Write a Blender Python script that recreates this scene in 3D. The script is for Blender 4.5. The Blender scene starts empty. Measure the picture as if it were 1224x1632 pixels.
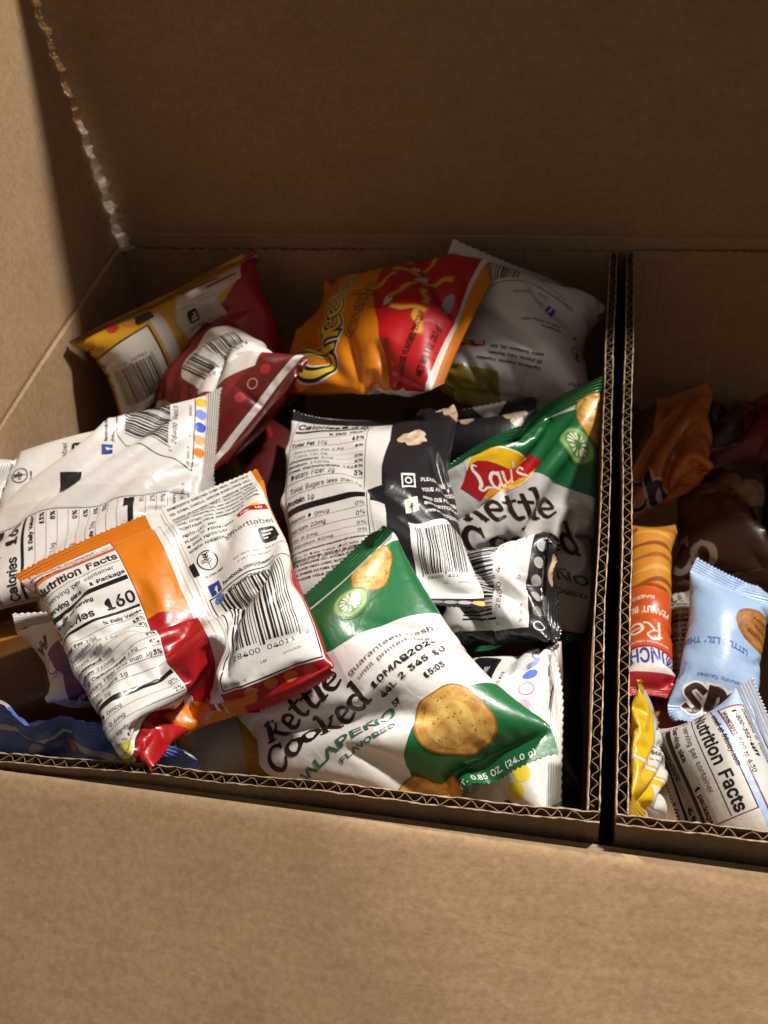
import bpy, bmesh, math, random, os
import numpy as np
from mathutils import Vector, Matrix
from mathutils.geometry import tessellate_polygon

sc = bpy.context.scene
col = sc.collection
rng = np.random.default_rng(7)
random.seed(7)
FAST_DEBUG = False

# ------------------------------------------------------------------ camera
CAM_LOC = np.array([-.0117, -.222, .3886])
CAM_ROT = [math.radians(a) for a in (45.79, 5.37, 9.74)]
FPX = 1700.0                      # focal length in photograph pixels (1224 x 1632)
cam_d = bpy.data.cameras.new('camera')
cam_d.sensor_fit = 'VERTICAL'; cam_d.sensor_height = 36.0; cam_d.sensor_width = 27.0
cam_d.lens = 36.0 * FPX / 1632.0
cam_d.clip_start = .01; cam_d.clip_end = 50
cam_d.dof.use_dof = True; cam_d.dof.focus_distance = .49; cam_d.dof.aperture_fstop = 13
cam = bpy.data.objects.new('camera', cam_d); col.objects.link(cam)
cam.location = CAM_LOC; cam.rotation_euler = CAM_ROT
sc.camera = cam

# ------------------------------------------------------------------ light
world = bpy.data.worlds.new('World'); sc.world = world; world.use_nodes = True
bg = world.node_tree.nodes['Background']
bg.inputs['Color'].default_value = (1.0, .86, .77, 1); bg.inputs['Strength'].default_value = .12

def lamp(name, loc, aim, size, power, color):
    d = bpy.data.lights.new(name, 'AREA'); d.shape = 'DISK'; d.size = size; d.energy = power; d.color = color
    o = bpy.data.objects.new(name, d); col.objects.link(o)
    o.location = loc
    o.rotation_euler = (Vector(aim) - Vector(loc)).to_track_quat('-Z', 'Y').to_euler()
    return o
L1 = np.array([.445, .40, .80]); L1 = L1 / np.linalg.norm(L1)
AIM = np.array([-.12, .12, 0.])
lamp('ceiling_lamp', AIM + L1 * 2.6, AIM, .20, 93, (1.0, .935, .86))
L2 = np.array([-.62, .50, .60]); L2 = L2 / np.linalg.norm(L2)
AIM2 = np.array([-.36, .43, .1])
lamp('torn_edge_fill_lamp', AIM2 + L2 * 2.4, AIM2, .20, 115, (1.0, .92, .84))  # added fill with no known source, brightens the torn flap edge from behind

sc.view_settings.view_transform = 'Standard'; sc.view_settings.look = 'None'
sc.view_settings.exposure = 0; sc.view_settings.gamma = 1; sc.view_settings.use_curve_mapping = False
sc.render.engine = 'CYCLES'
sc.cycles.use_denoising = True
sc.cycles.max_bounces = 6; sc.cycles.diffuse_bounces = 4; sc.cycles.glossy_bounces = 3
sc.cycles.caustics_reflective = False; sc.cycles.caustics_refractive = False
sc.cycles.sample_clamp_indirect = 6

def _rot(r):
    return np.array(Matrix.Rotation(r[2], 3, 'Z') @ Matrix.Rotation(r[1], 3, 'Y') @ Matrix.Rotation(r[0], 3, 'X'))
CR = _rot(CAM_ROT)
def at(px, py, z):
    """the point at height z that stands where the photograph shows pixel (px, py)"""
    d = CR @ np.array([(px - 612) / FPX, -(py - 816) / FPX, -1.0])
    return CAM_LOC + d * (z - CAM_LOC[2]) / d[2]

# ------------------------------------------------------------------ object helpers
def tag(o, label, cat, group=None):
    o['label'] = label; o['category'] = cat
    if group: o['group'] = group
    return o
def empty(name, loc=(0, 0, 0)):
    o = bpy.data.objects.new(name, None); col.objects.link(o); o.location = loc; o.empty_display_size = .02
    return o
def mesh_obj(name, verts, faces, mats, parent=None, smooth=False, midx=None):
    me = bpy.data.meshes.new(name)
    me.from_pydata([tuple(v) for v in verts], [], [tuple(f) for f in faces])
    for m in (mats if isinstance(mats, (list, tuple)) else [mats]): me.materials.append(m)
    if midx is not None: me.polygons.foreach_set('material_index', midx)
    if smooth: me.polygons.foreach_set('use_smooth', [True] * len(me.polygons))
    me.update()
    o = bpy.data.objects.new(name, me); col.objects.link(o)
    if parent is not None:
        o.parent = parent; o.matrix_parent_inverse = Matrix.Translation(parent.location).inverted()
    return o
def srgb(h):
    h = h.lstrip('#'); c = [int(h[i:i + 2], 16) / 255 for i in (0, 2, 4)]
    return tuple(x / 12.92 if x <= .04045 else ((x + .055) / 1.055) ** 2.4 for x in c)

def noise1(x, seed=0, octaves=3):
    r = np.random.default_rng(seed); out = np.zeros_like(np.asarray(x, float)); a = 1
    for k in range(octaves):
        out = out + a * np.sin(np.asarray(x) * 2 * np.pi * 2 ** k * r.uniform(.8, 1.2) + r.uniform(0, 6.28)); a *= .5
    return out

# ------------------------------------------------------------------ cardboard
def cardboard(name, base, dark, rough=.86, scale=1.0, bump=.25, specks=True):
    m = bpy.data.materials.new(name); m.use_nodes = True
    nt = m.node_tree; N = nt.nodes; Lk = nt.links; b = N['Principled BSDF']
    b.inputs['Roughness'].default_value = rough
    b.inputs['Specular IOR Level'].default_value = .22
    tc = N.new('ShaderNodeTexCoord')
    mp = N.new('ShaderNodeMapping'); mp.inputs['Scale'].default_value = (6 * scale, 22 * scale, 22 * scale); Lk.new(tc.outputs['Object'], mp.inputs[0])
    n1 = N.new('ShaderNodeTexNoise'); n1.inputs['Scale'].default_value = 9; n1.inputs['Detail'].default_value = 8; n1.inputs['Roughness'].default_value = .65
    Lk.new(mp.outputs[0], n1.inputs['Vector'])
    n2 = N.new('ShaderNodeTexNoise'); n2.inputs['Scale'].default_value = 26; n2.inputs['Detail'].default_value = 4
    Lk.new(tc.outputs['Object'], n2.inputs['Vector'])
    mx = N.new('ShaderNodeMix'); mx.data_type = 'FLOAT'; mx.inputs[0].default_value = .45
    Lk.new(n1.outputs['Fac'], mx.inputs[2]); Lk.new(n2.outputs['Fac'], mx.inputs[3])
    cr = N.new('ShaderNodeValToRGB'); cr.color_ramp.elements[0].position = .30; cr.color_ramp.elements[1].position = .70
    cr.color_ramp.elements[0].color = (*dark, 1); cr.color_ramp.elements[1].color = (*base, 1)
    Lk.new(mx.outputs[0], cr.inputs[0])
    nm = N.new('ShaderNodeTexNoise'); nm.inputs['Scale'].default_value = 330; nm.inputs['Detail'].default_value = 3; nm.inputs['Roughness'].default_value = .6; Lk.new(tc.outputs['Object'], nm.inputs['Vector'])
    mr = N.new('ShaderNodeMapRange'); mr.inputs[1].default_value = .3; mr.inputs[2].default_value = .7; mr.inputs[3].default_value = .86; mr.inputs[4].default_value = 1.13; Lk.new(nm.outputs['Fac'], mr.inputs[0])
    mm = N.new('ShaderNodeMix'); mm.data_type = 'RGBA'; mm.blend_type = 'MULTIPLY'; mm.inputs[0].default_value = 1; Lk.new(cr.outputs[0], mm.inputs[6]); Lk.new(mr.outputs[0], mm.inputs[7])
    last = mm.outputs[2]
    if specks:                                   # dark fibres pressed into the liner
        v = N.new('ShaderNodeTexVoronoi'); v.feature = 'F1'; v.inputs['Scale'].default_value = 42
        mp2 = N.new('ShaderNodeMapping'); mp2.inputs['Scale'].default_value = (1.0, 1.6, 1.6); Lk.new(tc.outputs['Object'], mp2.inputs[0]); Lk.new(mp2.outputs[0], v.inputs['Vector'])
        sep = N.new('ShaderNodeSeparateColor'); Lk.new(v.outputs['Color'], sep.inputs[0])
        gt = N.new('ShaderNodeMath'); gt.operation = 'GREATER_THAN'; gt.inputs[1].default_value = .86; Lk.new(sep.outputs[0], gt.inputs[0])
        sz = N.new('ShaderNodeMath'); sz.operation = 'MULTIPLY'; sz.inputs[1].default_value = .055; Lk.new(sep.outputs[1], sz.inputs[0])
        lt = N.new('ShaderNodeMath'); lt.operation = 'LESS_THAN'; Lk.new(v.outputs['Distance'], lt.inputs[0]); Lk.new(sz.outputs[0], lt.inputs[1])
        an = N.new('ShaderNodeMath'); an.operation = 'MULTIPLY'; Lk.new(gt.outputs[0], an.inputs[0]); Lk.new(lt.outputs[0], an.inputs[1])
        an2 = N.new('ShaderNodeMath'); an2.operation = 'MULTIPLY'; an2.inputs[1].default_value = .7; Lk.new(an.outputs[0], an2.inputs[0])
        mc = N.new('ShaderNodeMix'); mc.data_type = 'RGBA'; Lk.new(an2.outputs[0], mc.inputs[0]); Lk.new(last, mc.inputs[6]); mc.inputs[7].default_value = (.06, .035, .02, 1)
        last = mc.outputs[2]
    Lk.new(last, b.inputs['Base Color'])
    n3 = N.new('ShaderNodeTexNoise'); n3.inputs['Scale'].default_value = 420; n3.inputs['Detail'].default_value = 3; Lk.new(tc.outputs['Object'], n3.inputs['Vector'])
    ad = N.new('ShaderNodeMath'); ad.operation = 'ADD'; Lk.new(n3.outputs['Fac'], ad.inputs[0]); Lk.new(n1.outputs['Fac'], ad.inputs[1])
    sx_ = N.new('ShaderNodeSeparateXYZ'); Lk.new(tc.outputs['Object'], sx_.inputs[0])
    fl = N.new('ShaderNodeMath'); fl.operation = 'MULTIPLY'; fl.inputs[1].default_value = 2 * math.pi / .0071; Lk.new(sx_.outputs[0], fl.inputs[0])
    fs = N.new('ShaderNodeMath'); fs.operation = 'SINE'; Lk.new(fl.outputs[0], fs.inputs[0])
    fm = N.new('ShaderNodeMath'); fm.operation = 'MULTIPLY'; Lk.new(fs.outputs[0], fm.inputs[0]); Lk.new(n2.outputs['Fac'], fm.inputs[1])
    fa = N.new('ShaderNodeMath'); fa.operation = 'MULTIPLY_ADD'; fa.inputs[1].default_value = .10; Lk.new(fm.outputs[0], fa.inputs[0]); Lk.new(ad.outputs[0], fa.inputs[2])
    nd = N.new('ShaderNodeTexNoise'); nd.inputs['Scale'].default_value = 11; nd.inputs['Detail'].default_value = 3; Lk.new(tc.outputs['Object'], nd.inputs['Vector'])
    fb_ = N.new('ShaderNodeMath'); fb_.operation = 'MULTIPLY_ADD'; fb_.inputs[1].default_value = 3.0; Lk.new(nd.outputs['Fac'], fb_.inputs[0]); Lk.new(fa.outputs[0], fb_.inputs[2]); ad = fb_
    bp = N.new('ShaderNodeBump'); bp.inputs['Strength'].default_value = bump; bp.inputs['Distance'].default_value = .0006
    Lk.new(ad.outputs[0], bp.inputs['Height']); Lk.new(bp.outputs[0], b.inputs['Normal'])
    return m
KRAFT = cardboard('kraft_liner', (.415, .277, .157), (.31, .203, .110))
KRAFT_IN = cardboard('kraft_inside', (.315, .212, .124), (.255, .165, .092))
KRAFT_EDGE = cardboard('kraft_cut_edge', (.52, .38, .25), (.36, .25, .15), rough=.95, scale=6, bump=.6, specks=False)  # lighter tint: light caught along the edge tops, put into the colour
FLUTE_SHADE = cardboard('kraft_fluting_shaded', (.13, .085, .05), (.08, .052, .03), rough=.95, scale=6, bump=.5, specks=False)  # flute walls coloured darker to stand for the shade inside the cells
FLUTE_EDGE = cardboard('kraft_fluting_edge', (.36, .25, .155), (.24, .16, .095), rough=.95, scale=6, bump=.5, specks=False)  # same paper in a lighter tone, light on its top edges painted in
TORN = cardboard('torn_white_paper', (.82, .78, .72), (.62, .52, .42), rough=.98, scale=10, bump=.9, specks=False)

TORN_KRAFT = cardboard('torn_kraft_paper', (.66, .49, .31), (.48, .33, .20), rough=.98, scale=10, bump=.9, specks=False)
for _m, _c in ((TORN, (.92, .88, .82, 1)), (TORN_KRAFT, (.72, .55, .36, 1))):      # thin fibres let light through
    _n = _m.node_tree; _tr = _n.nodes.new('ShaderNodeBsdfTranslucent'); _tr.inputs['Color'].default_value = _c
    _ms = _n.nodes.new('ShaderNodeMixShader'); _ms.inputs[0].default_value = .6
    _n.links.new(_n.nodes['Principled BSDF'].outputs[0], _ms.inputs[1]); _n.links.new(_tr.outputs[0], _ms.inputs[2]); _n.links.new(_ms.outputs[0], _n.nodes['Material Output'].inputs['Surface'])

T_WALL = .0048            # board thickness
LINER = .00042
D_BOX = .431

def board_wall(name, P0, P1, inward, z0, z1, parent, seed, warp=.0007, rim=True, liner_mat=None):
    """a corrugated wall from P0 to P1 (outer face line), cut open at the top so that the fluting shows"""
    P0 = np.array([P0[0], P0[1], 0.]); P1 = np.array([P1[0], P1[1], 0.]); n = np.array([inward[0], inward[1], 0.])
    L = np.linalg.norm(P1 - P0); t = (P1 - P0) / L
    r = np.random.default_rng(seed)
    step = .0022; ns = int(L / step) + 1
    s = np.linspace(0, L, ns)
    w = warp * noise1(s / .25, seed, 3) * np.sin(np.pi * s / L)
    base = P0 + t * s[:, None] + n * w[:, None]
    verts = []; faces = []; mi = []
    def sheet(o0, o1, zt):
        k = len(verts)
        prof = [(o0, z0), (o0, None), (o1, None), (o1, z0)]
        for i in range(ns):
            for (o, z) in prof:
                p = base[i] + n * (o + (.00012 * r.standard_normal() if z is None else 0)); verts.append((p[0], p[1], zt[i] if z is None else z))
        for i in range(ns - 1):
            for a in range(3):
                faces.append((k + i * 4 + a, k + i * 4 + a + 1, k + (i + 1) * 4 + a + 1, k + (i + 1) * 4 + a)); mi.append(1 if a == 1 else 0)
        for i in (0, ns - 1):
            faces.append(tuple(k + i * 4 + a for a in range(4))); mi.append(1)
    zt = z1 + .0002 * noise1(s / .03, seed + 1) + .00018 * r.standard_normal(ns)
    sheet(0, LINER, zt); sheet(T_WALL - LINER, T_WALL, zt + .0002 * noise1(s / .02, seed + 2))
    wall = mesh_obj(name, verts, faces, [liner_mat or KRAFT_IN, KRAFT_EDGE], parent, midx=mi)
    if rim:
        per = .0071; ppp = 12; nf = int(L / per * ppp)
        sf = np.linspace(.001, L - .001, nf)
        jit = .42 * noise1(sf / .045, seed + 5, 4)
        ph = 2 * np.pi * (sf / per) + 2.2 * jit
        amp = (T_WALL - 2 * LINER) / 2 - .00022
        o = T_WALL / 2 + amp * np.tanh(1.5 * np.sin(ph)) / np.tanh(1.5) * (1 - .10 * (1 + noise1(sf / .021, seed + 40, 3)))
        o = o + .00022 * noise1(sf / .006, seed + 8, 2) * .5
        sx = sf + .0005 * np.sin(2 * ph + .5) + .0007 * noise1(sf / .02, seed + 31, 2)
        ww = np.interp(sf, s, w)
        c = P0 + t * sx[:, None] + n * (o + ww)[:, None]
        d = np.gradient(c, axis=0); d /= np.linalg.norm(d, axis=1)[:, None] + 1e-9
        nn = np.stack([-d[:, 1], d[:, 0], 0 * d[:, 0]], 1) * .00011
        zz = np.interp(sf, s, zt) - .0004 + .0003 * noise1(sf / .013, seed + 9)
        v = []; f = []; m2 = []
        for i in range(nf):
            a, b2 = c[i] - nn[i], c[i] + nn[i]
            v += [(a[0], a[1], z1 - .03), (a[0], a[1], zz[i]), (b2[0], b2[1], zz[i]), (b2[0], b2[1], z1 - .03)]
        for i in range(nf - 1):
            for a in range(3):
                f.append((i * 4 + a, i * 4 + a + 1, i * 4 + 5 + a, i * 4 + 4 + a)); m2.append(1 if a == 1 else 0)
        mesh_obj('fluting', v, f, [FLUTE_SHADE, FLUTE_EDGE], wall, midx=m2)
    return wall

def sheet_grid(name, fn, nu, nv, thick, mats, parent, edge_jit=0, seed=0):
    """a curved board: fn(a, b) -> point for a, b in 0..1, with real thickness towards its underside"""
    A, B = np.meshgrid(np.linspace(0, 1, nu), np.linspace(0, 1, nv), indexing='ij')
    P = fn(A, B)
    du = np.gradient(P, axis=0); dv = np.gradient(P, axis=1)
    nrm = np.cross(du, dv); nrm /= np.linalg.norm(nrm, axis=2)[..., None] + 1e-12
    top = P.reshape(-1, 3); bot = (P - nrm * thick).reshape(-1, 3)
    K = nu * nv; idx = lambda i, j: i * nv + j
    faces = []; mi = []
    for i in range(nu - 1):
        for j in range(nv - 1):
            q = (idx(i, j), idx(i + 1, j), idx(i + 1, j + 1), idx(i, j + 1)); faces.append(q); mi.append(0)
            faces.append(tuple(K + x for x in q[::-1])); mi.append(0)
    for i in range(nu - 1):
        for j in (0, nv - 1): faces.append((idx(i, j), idx(i + 1, j), K + idx(i + 1, j), K + idx(i, j))); mi.append(1)
    for j in range(nv - 1):
        for i in (0, nu - 1): faces.append((idx(i, j), idx(i, j + 1), K + idx(i, j + 1), K + idx(i, j))); mi.append(1)
    return mesh_obj(name, np.vstack([top, bot]), faces, mats, parent, smooth=False, midx=mi), P

# --- left inner carton (open, flaps cut off at the rim except its left one)
XL = -.3585
lb = empty('inner_carton', (XL / 2, D_BOX / 2, -.30))
tag(lb, 'open corrugated carton packed with crisp bags, left of the divider gap', 'cardboard box', 'inner cartons')
board_wall('wall', (XL, 0), (0, 0), (0, 1), -.30, 0, lb, 11, warp=.0010)
board_wall('wall', (XL, D_BOX), (0, D_BOX), (0, -1), -.30, 0, lb, 12, warp=.0006)
board_wall('wall', (0, T_WALL + .0002), (0, D_BOX - T_WALL - .0002), (-1, 0), -.30, 0, lb, 13, warp=.0004)
mesh_obj('bottom', [(XL, 0, -.30), (0, 0, -.30), (0, D_BOX, -.30), (XL, D_BOX, -.30), (XL, 0, -.305), (0, 0, -.305), (0, D_BOX, -.305), (XL, D_BOX, -.305)],
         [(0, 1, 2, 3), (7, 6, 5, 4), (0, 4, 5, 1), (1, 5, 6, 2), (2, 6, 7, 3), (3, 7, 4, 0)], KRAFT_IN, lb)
def lw(a, b):                        # left wall runs up over a scored crease into its flap
    y = .006 + a * (.4268 - .006); z = -.30 + b * .30
    x = XL + .0012 * np.sin(a * 5 + b * 2) - .004 * (1 - b) * 0
    return np.stack([x, y, z], -1)
left_wall, _ = sheet_grid('wall', lw, 30, 20, T_WALL, [KRAFT, KRAFT_EDGE], lb)
def lf(a, b):
    y0 = -.01 + a * (.4262 + .01)
    z = .0015 + b * .235
    # score line dips into a shallow groove, then the flap leans outwards a little
    x = XL + .0012 * np.sin(a * 5 + 2) - .0011 * np.exp(-(b * 235 / 1.8) ** 2) - .009 * b - .004 * b * b + .0012 * np.sin(6 * a + 3 * b)
    edge = (a > .985) * (.0016 * np.sin(70 * b) + .0011 * np.sin(173 * b + 1) + .0007 * np.sin(401 * b))
    return np.stack([x, y0 + edge - .004 * b, z], -1)
left_flap, LF = sheet_grid('flap', lf, 60, 160, T_WALL, [KRAFT, KRAFT_EDGE], lb)
# ragged torn paper along the back edge of that flap
tv, tf = [], []
nt_ = 150
rr = np.random.default_rng(3)
for i in range(nt_):
    b = i / (nt_ - 1)
    e = LF[-1, min(159, int(b * 159))]
    bb = b * 235
    wd = (.0034 + .0085 * max(0, 1 - bb / 100.) ** .8) * (1 + .30 * rr.standard_normal())
    wd = max(.0010, wd)
    z = .0015 + b * .235
    r1 = rr.standard_normal(4) * .0004
    tv += [(e[0] + .0006, e[1] - .0010 + r1[0], z), (e[0] + .0022 + r1[1], e[1] - .0002 - .35 * wd, z + r1[2]),
           (e[0] + .0008 + wd * .75 + r1[3], e[1] + .0012 - .2 * wd, z), (e[0] - .002, e[1] + .0016, z)]
for i in range(nt_ - 1):
    for a in range(3): tf.append((i * 4 + a, i * 4 + a + 1, i * 4 + 5 + a, i * 4 + 4 + a))
tmi = []
for i in range(nt_ - 1):
    g = 0 if i < 62 else 1
    tmi += [g, g, g]
mesh_obj('torn_edge', tv, tf, [TORN, TORN_KRAFT], lb, midx=tmi)

# --- right inner carton
GAP = .0064
rb = empty('inner_carton', (GAP + .18, D_BOX / 2, -.30))
tag(rb, 'open corrugated carton with crackers and biscuits, right of the divider gap', 'cardboard box', 'inner cartons')
XR = GAP + .36
board_wall('wall', (GAP, -.0005), (XR, -.002), (0, 1), -.30, .0005, rb, 21, warp=.0008)
board_wall('wall', (GAP, D_BOX), (XR, D_BOX), (0, -1), -.30, .0008, rb, 22, warp=.0006)
board_wall('wall', (GAP, T_WALL), (GAP, D_BOX - T_WALL - .0002), (1, 0), -.30, .0003, rb, 23, warp=.0004)
board_wall('wall', (XR, T_WALL), (XR, D_BOX - T_WALL - .0002), (-1, 0), -.30, .0003, rb, 24)
mesh_obj('bottom', [(GAP, 0, -.30), (XR, 0, -.30), (XR, D_BOX, -.30), (GAP, D_BOX, -.30), (GAP, 0, -.305), (XR, 0, -.305), (XR, D_BOX, -.305), (GAP, D_BOX, -.305)],
         [(0, 1, 2, 3), (7, 6, 5, 4), (0, 4, 5, 1), (1, 5, 6, 2), (2, 6, 7, 3), (3, 7, 4, 0)], KRAFT_IN, rb)

# --- the outer shipping box that holds both
ob = empty('shipping_box', (0, D_BOX / 2, -.312))
tag(ob, 'large brown shipping box with open flaps holding both smaller cartons', 'cardboard box')
XO0, XO1 = -.372, .375
def bw(a, b):
    return np.stack([XO0 + a * (XO1 - XO0), .4345 + .0009 * np.sin(a * 7 + b) + 0 * b, -.31 + b * .3195], -1)
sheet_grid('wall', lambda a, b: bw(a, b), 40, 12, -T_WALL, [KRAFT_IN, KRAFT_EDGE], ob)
def bf(a, b):                       # back flap, standing almost upright, with the scored crease at its foot
    z = .0102 + b * .268
    y = .4345 + .0009 * np.sin(a * 7 + 1) + .0016 * np.exp(-(b * 243 / 4) ** 2) + .010 * b + .0035 * np.sin(a * 4 + 1) * b
    xl_ = -.3588 - .0195 * b
    return np.stack([xl_ + a * (XO1 - xl_), y, z + .0006 * np.sin(9 * a)], -1)
sheet_grid('flap', bf, 60, 60, -T_WALL, [KRAFT_IN, KRAFT_EDGE], ob)
def fcrease(a):                     # front crease line of the outer box, bowed a little away from the cartons
    x = XO0 + a * (XO1 - XO0)
    q = np.clip((x + .265) / .33, -.4, 1.6)
    return x, -.0022 - .0058 * q, -.0030 - .0068 * q
def ffl(a, b):
    x, y0, z0 = fcrease(a)
    s = b * .235; r = .007; dip = math.radians(27)
    th = np.clip(s / r, 0, math.pi / 2 + 0) * (dip / (math.pi / 2)) * 0
    # rounded fold: the board rolls over the crease, then falls away
    ang = -math.radians(70) * np.exp(-s / .0022) + dip * (1 - np.exp(-s / .010))
    return x, y0, z0, ang, s
def front_flap(a, b):
    n = a.shape[1]
    s = np.linspace(0, 1, n) ** 1.6 * .235
    x, y0, z0 = fcrease(a)
    out = np.zeros(a.shape + (3,))
    ang = np.radians(28) - np.radians(95) * np.exp(-s / .0028)
    ds = np.diff(s, prepend=0)
    yy = -np.cumsum(np.cos(ang) * ds); zz = -np.cumsum(np.sin(ang) * ds)
    zz = zz - zz.max()
    out[..., 0] = x; out[..., 1] = y0 + yy[None, :]; out[..., 2] = z0 + zz[None, :] + .0012 * np.sin(a * 11) * (s / .2)[None, :] + .0005 * np.sin(a * 27 + 1) * (s / .2)[None, :]
    return out
FF, _ = sheet_grid('flap', front_flap, 90, 70, -T_WALL, [KRAFT, KRAFT_EDGE], ob)
FF.data.polygons.foreach_set('use_smooth', [True] * len(FF.data.polygons))
def fw(a, b):
    x, y0, z0 = fcrease(a)
    return np.stack([x, y0 - .0005 + 0 * b, -.31 + b * (.31 + z0 - .0045)], -1)
sheet_grid('wall', fw, 40, 10, T_WALL, [KRAFT_IN, KRAFT_EDGE], ob)
for nm, xx in (('wall', XO0), ('wall', XO1)):
    sheet_grid(nm, (lambda a, b, xx=xx: np.stack([xx + 0 * a, .0 + a * .433, -.31 + b * .305], -1)), 6, 6, T_WALL * (1 if xx < 0 else -1), [KRAFT_IN, KRAFT_EDGE], ob)
mesh_obj('bottom', [(XO0, 0, -.3065), (XO1, 0, -.3065), (XO1, .433, -.3065), (XO0, .433, -.3065), (XO0, 0, -.311), (XO1, 0, -.311), (XO1, .433, -.311), (XO0, .433, -.311)],
         [(0, 1, 2, 3), (7, 6, 5, 4), (0, 4, 5, 1), (1, 5, 6, 2), (2, 6, 7, 3), (3, 7, 4, 0)], KRAFT_IN, ob)

# ------------------------------------------------------------------ bag shapes: a small cloth solver
# every bag is a film tube, sealed flat at both ends and filled with air; pins give the pose.
# pin = (u, v, px, py, z): the film point at (u, v) of the printed face lies where the photo shows it, at height z
BAGS = []
def bag(key, pins, W=None, H=None, fill=.026, seal=.0095, box='L', slack=1.06, crush=1.0, hidden=False, depthw=.35):
    BAGS.append(dict(key=key, pins=pins, W=W, H=H, fill=fill, seal=seal, box=box, slack=slack, crush=crush, hidden=hidden, depthw=depthw))

# order: from the deepest in the photograph's view to the topmost
bag('navy',   [(0,0,838,900,-.10),(1,0,930,900,-.10),(1,1,926,1290,-.09),(0,1,850,1290,-.10)], fill=.02)
bag('maroon_low', [(0,0,330,650,-.05),(1,0,485,610,-.04),(1,1,510,900,-.07),(0,1,380,880,-.07)], fill=.026)
bag('yellow_low', [(0,0,270,1130,-.045),(1,0,400,1080,-.05),(1,1,480,1270,-.06),(0,1,300,1245,-.05)], fill=.02)
bag('gold',   [(0,0,-150,980,-.06),(1,0,150,960,-.06),(1,1,240,1180,-.07),(0,1,-80,1180,-.06)], fill=.03)
bag('purple_white', [(0,0,15,975,-.015),(1,0,200,930,-.03),(1,1,330,1150,-.04),(0,1,112,1095,-.025)], fill=.02)
bag('grey_back', [(1,1,722,376,.012),(0,1,948,500,-.02),(1,0,728,625,-.03),(0,0,940,670,-.06),(.5,.5,838,505,.024)], W=.122, H=.140, fill=.034)
bag('black_behind', [(0,0,640,645,-.055),(1,0,846,636,-.045),(1,1,850,770,-.07),(0,1,660,790,-.08)], fill=.016)
bag('kettle_right', [(1,0,967,588,.006),(0,0,682,775,-.03),(1,1,930,1010,-.095),(0,1,668,1030,-.10),(.5,.5,815,860,-.028),(1,.5,955,850,-.05),(.5,0,835,676,-.004),(0,.5,670,890,-.06)], W=.128, H=.172, fill=.022, crush=.4)
bag('white_dots', [(1,1,886,1032,-.022),(0,1,896,1302,-.022),(0,0,640,1310,-.085),(1,0,640,1030,-.065)], W=.098, H=.125, fill=.022)
bag('popcorn_small', [(1,1,880,866,-.012),(0,1,888,1014,-.03),(1,0,690,880,-.05),(0,0,700,1030,-.06)], W=.072, H=.095, fill=.018)
bag('popcorn', [(0,0,462,640,-.035),(1,0,722,640,-.035),(1,1,795,994,.006),(0,1,458,966,-.02),(1,.42,704,765,-.004),(.5,.5,575,800,.018),(0,.5,426,800,-.01),(.5,1,630,980,-.002),(1,.7,742,870,.0),(0,.25,442,715,-.02)], W=.106, H=.184, fill=.026)
bag('yellow_red', [(0,1,402,400,.008),(1,1,103,548,.0),(0,0,480,640,-.09),(1,0,205,695,-.07),(.45,.6,320,505,-.004),(0,.5,455,515,-.025)], W=.144, H=.126, fill=.034)
bag('puff_front', [(0,1,712,614,.006),(1,1,772,440,.0),(0,0,446,606,-.04),(1,0,524,424,-.028),(.5,.55,600,505,.018),(0,.5,590,645,-.012),(1,.5,650,400,.002),(.5,0,462,520,-.03)], W=.128, H=.150, fill=.030, crush=1.5, depthw=.8)
bag('maroon', [(1,1,479,590,.002),(0,1,350,748,-.034),(1,0,340,500,-.034),(0,0,248,650,-.066),(1,.5,424,545,-.006),(.5,.5,352,585,-.004),(.5,1,425,660,-.008)], W=.092, H=.148, fill=.026, crush=.4, depthw=.6)
bag('white_corn', [(1,1,362,606,.006),(.5,1,344,757,.004),(0,1,330,880,-.02),(1,0,-14,752,-.016),(0,0,-130,1000,-.02),(1,.5,205,668,-.004)], W=.134, H=.157, fill=.022, crush=.6)
bag('kettle', [(1,0,606,846,.016),(1,1,893,1212,.0),(0,0,285,1085,-.034),(0,1,575,1305,-.045),(.5,.5,590,1118,.020),(1,.5,752,1032,.010),(.5,0,470,958,-.012),(.5,1,760,1290,-.016),(0,.5,392,1222,-.020)], W=.123, H=.153, fill=.030, crush=.6)
bag('blue',   [(0,1,303,1207,.005),(1,1,-12,1128,.006),(0,0,300,1325,-.12),(1,0,-40,1290,-.12)], fill=.016)
bag('cheese_back', [(0,0,18,918,.014),(1,0,413,742,.012),(1,1,538,1072,.016),(0,1,231,1237,.003),(.36,1,282,1143,-.022),(.44,1,292,1166,-.012),(.62,1,388,1138,-.012),
                    (.42,.5,262,1003,.020),(.60,.5,338,985,.0),(.5,0,225,822,.014),(.8,.5,410,930,.024),(.2,.5,180,1020,.016)], W=.132, H=.157, fill=.022, depthw=.7)
# right carton
bag('red_far', [(0,0,1130,640,-0.130),(1,0,1235,575,-0.130),(1,1,1270,745,-0.140),(0,1,1132,792,-0.140)], box='R', fill=.016, crush=2.5, slack=1.15)
bag('russet_far', [(0,0,1165,750,-0.110),(1,0,1290,715,-0.110),(1,1,1300,930,-0.120),(0,1,1180,900,-0.120)], box='R', fill=.014, crush=3, slack=1.18)
bag('brown_cookie', [(0,0,1070,765,-0.140),(1,0,1200,740,-0.140),(1,1,1240,930,-0.150),(0,1,1090,930,-0.150)], box='R', fill=.016, crush=2.5, slack=1.15)
bag('orange_cracker', [(0,0,1006,668,-0.120),(1,0,1126,592,-0.115),(1,1,1112,752,-0.110),(0,1,1002,838,-0.120)], box='R', fill=.018, crush=2, slack=1.1)
bag('pale_text', [(0,0,1072,950,-0.110),(1,0,1120,930,-0.110),(1,1,1125,1190,-0.120),(0,1,1052,1215,-0.120)], box='R', fill=.016)
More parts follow.
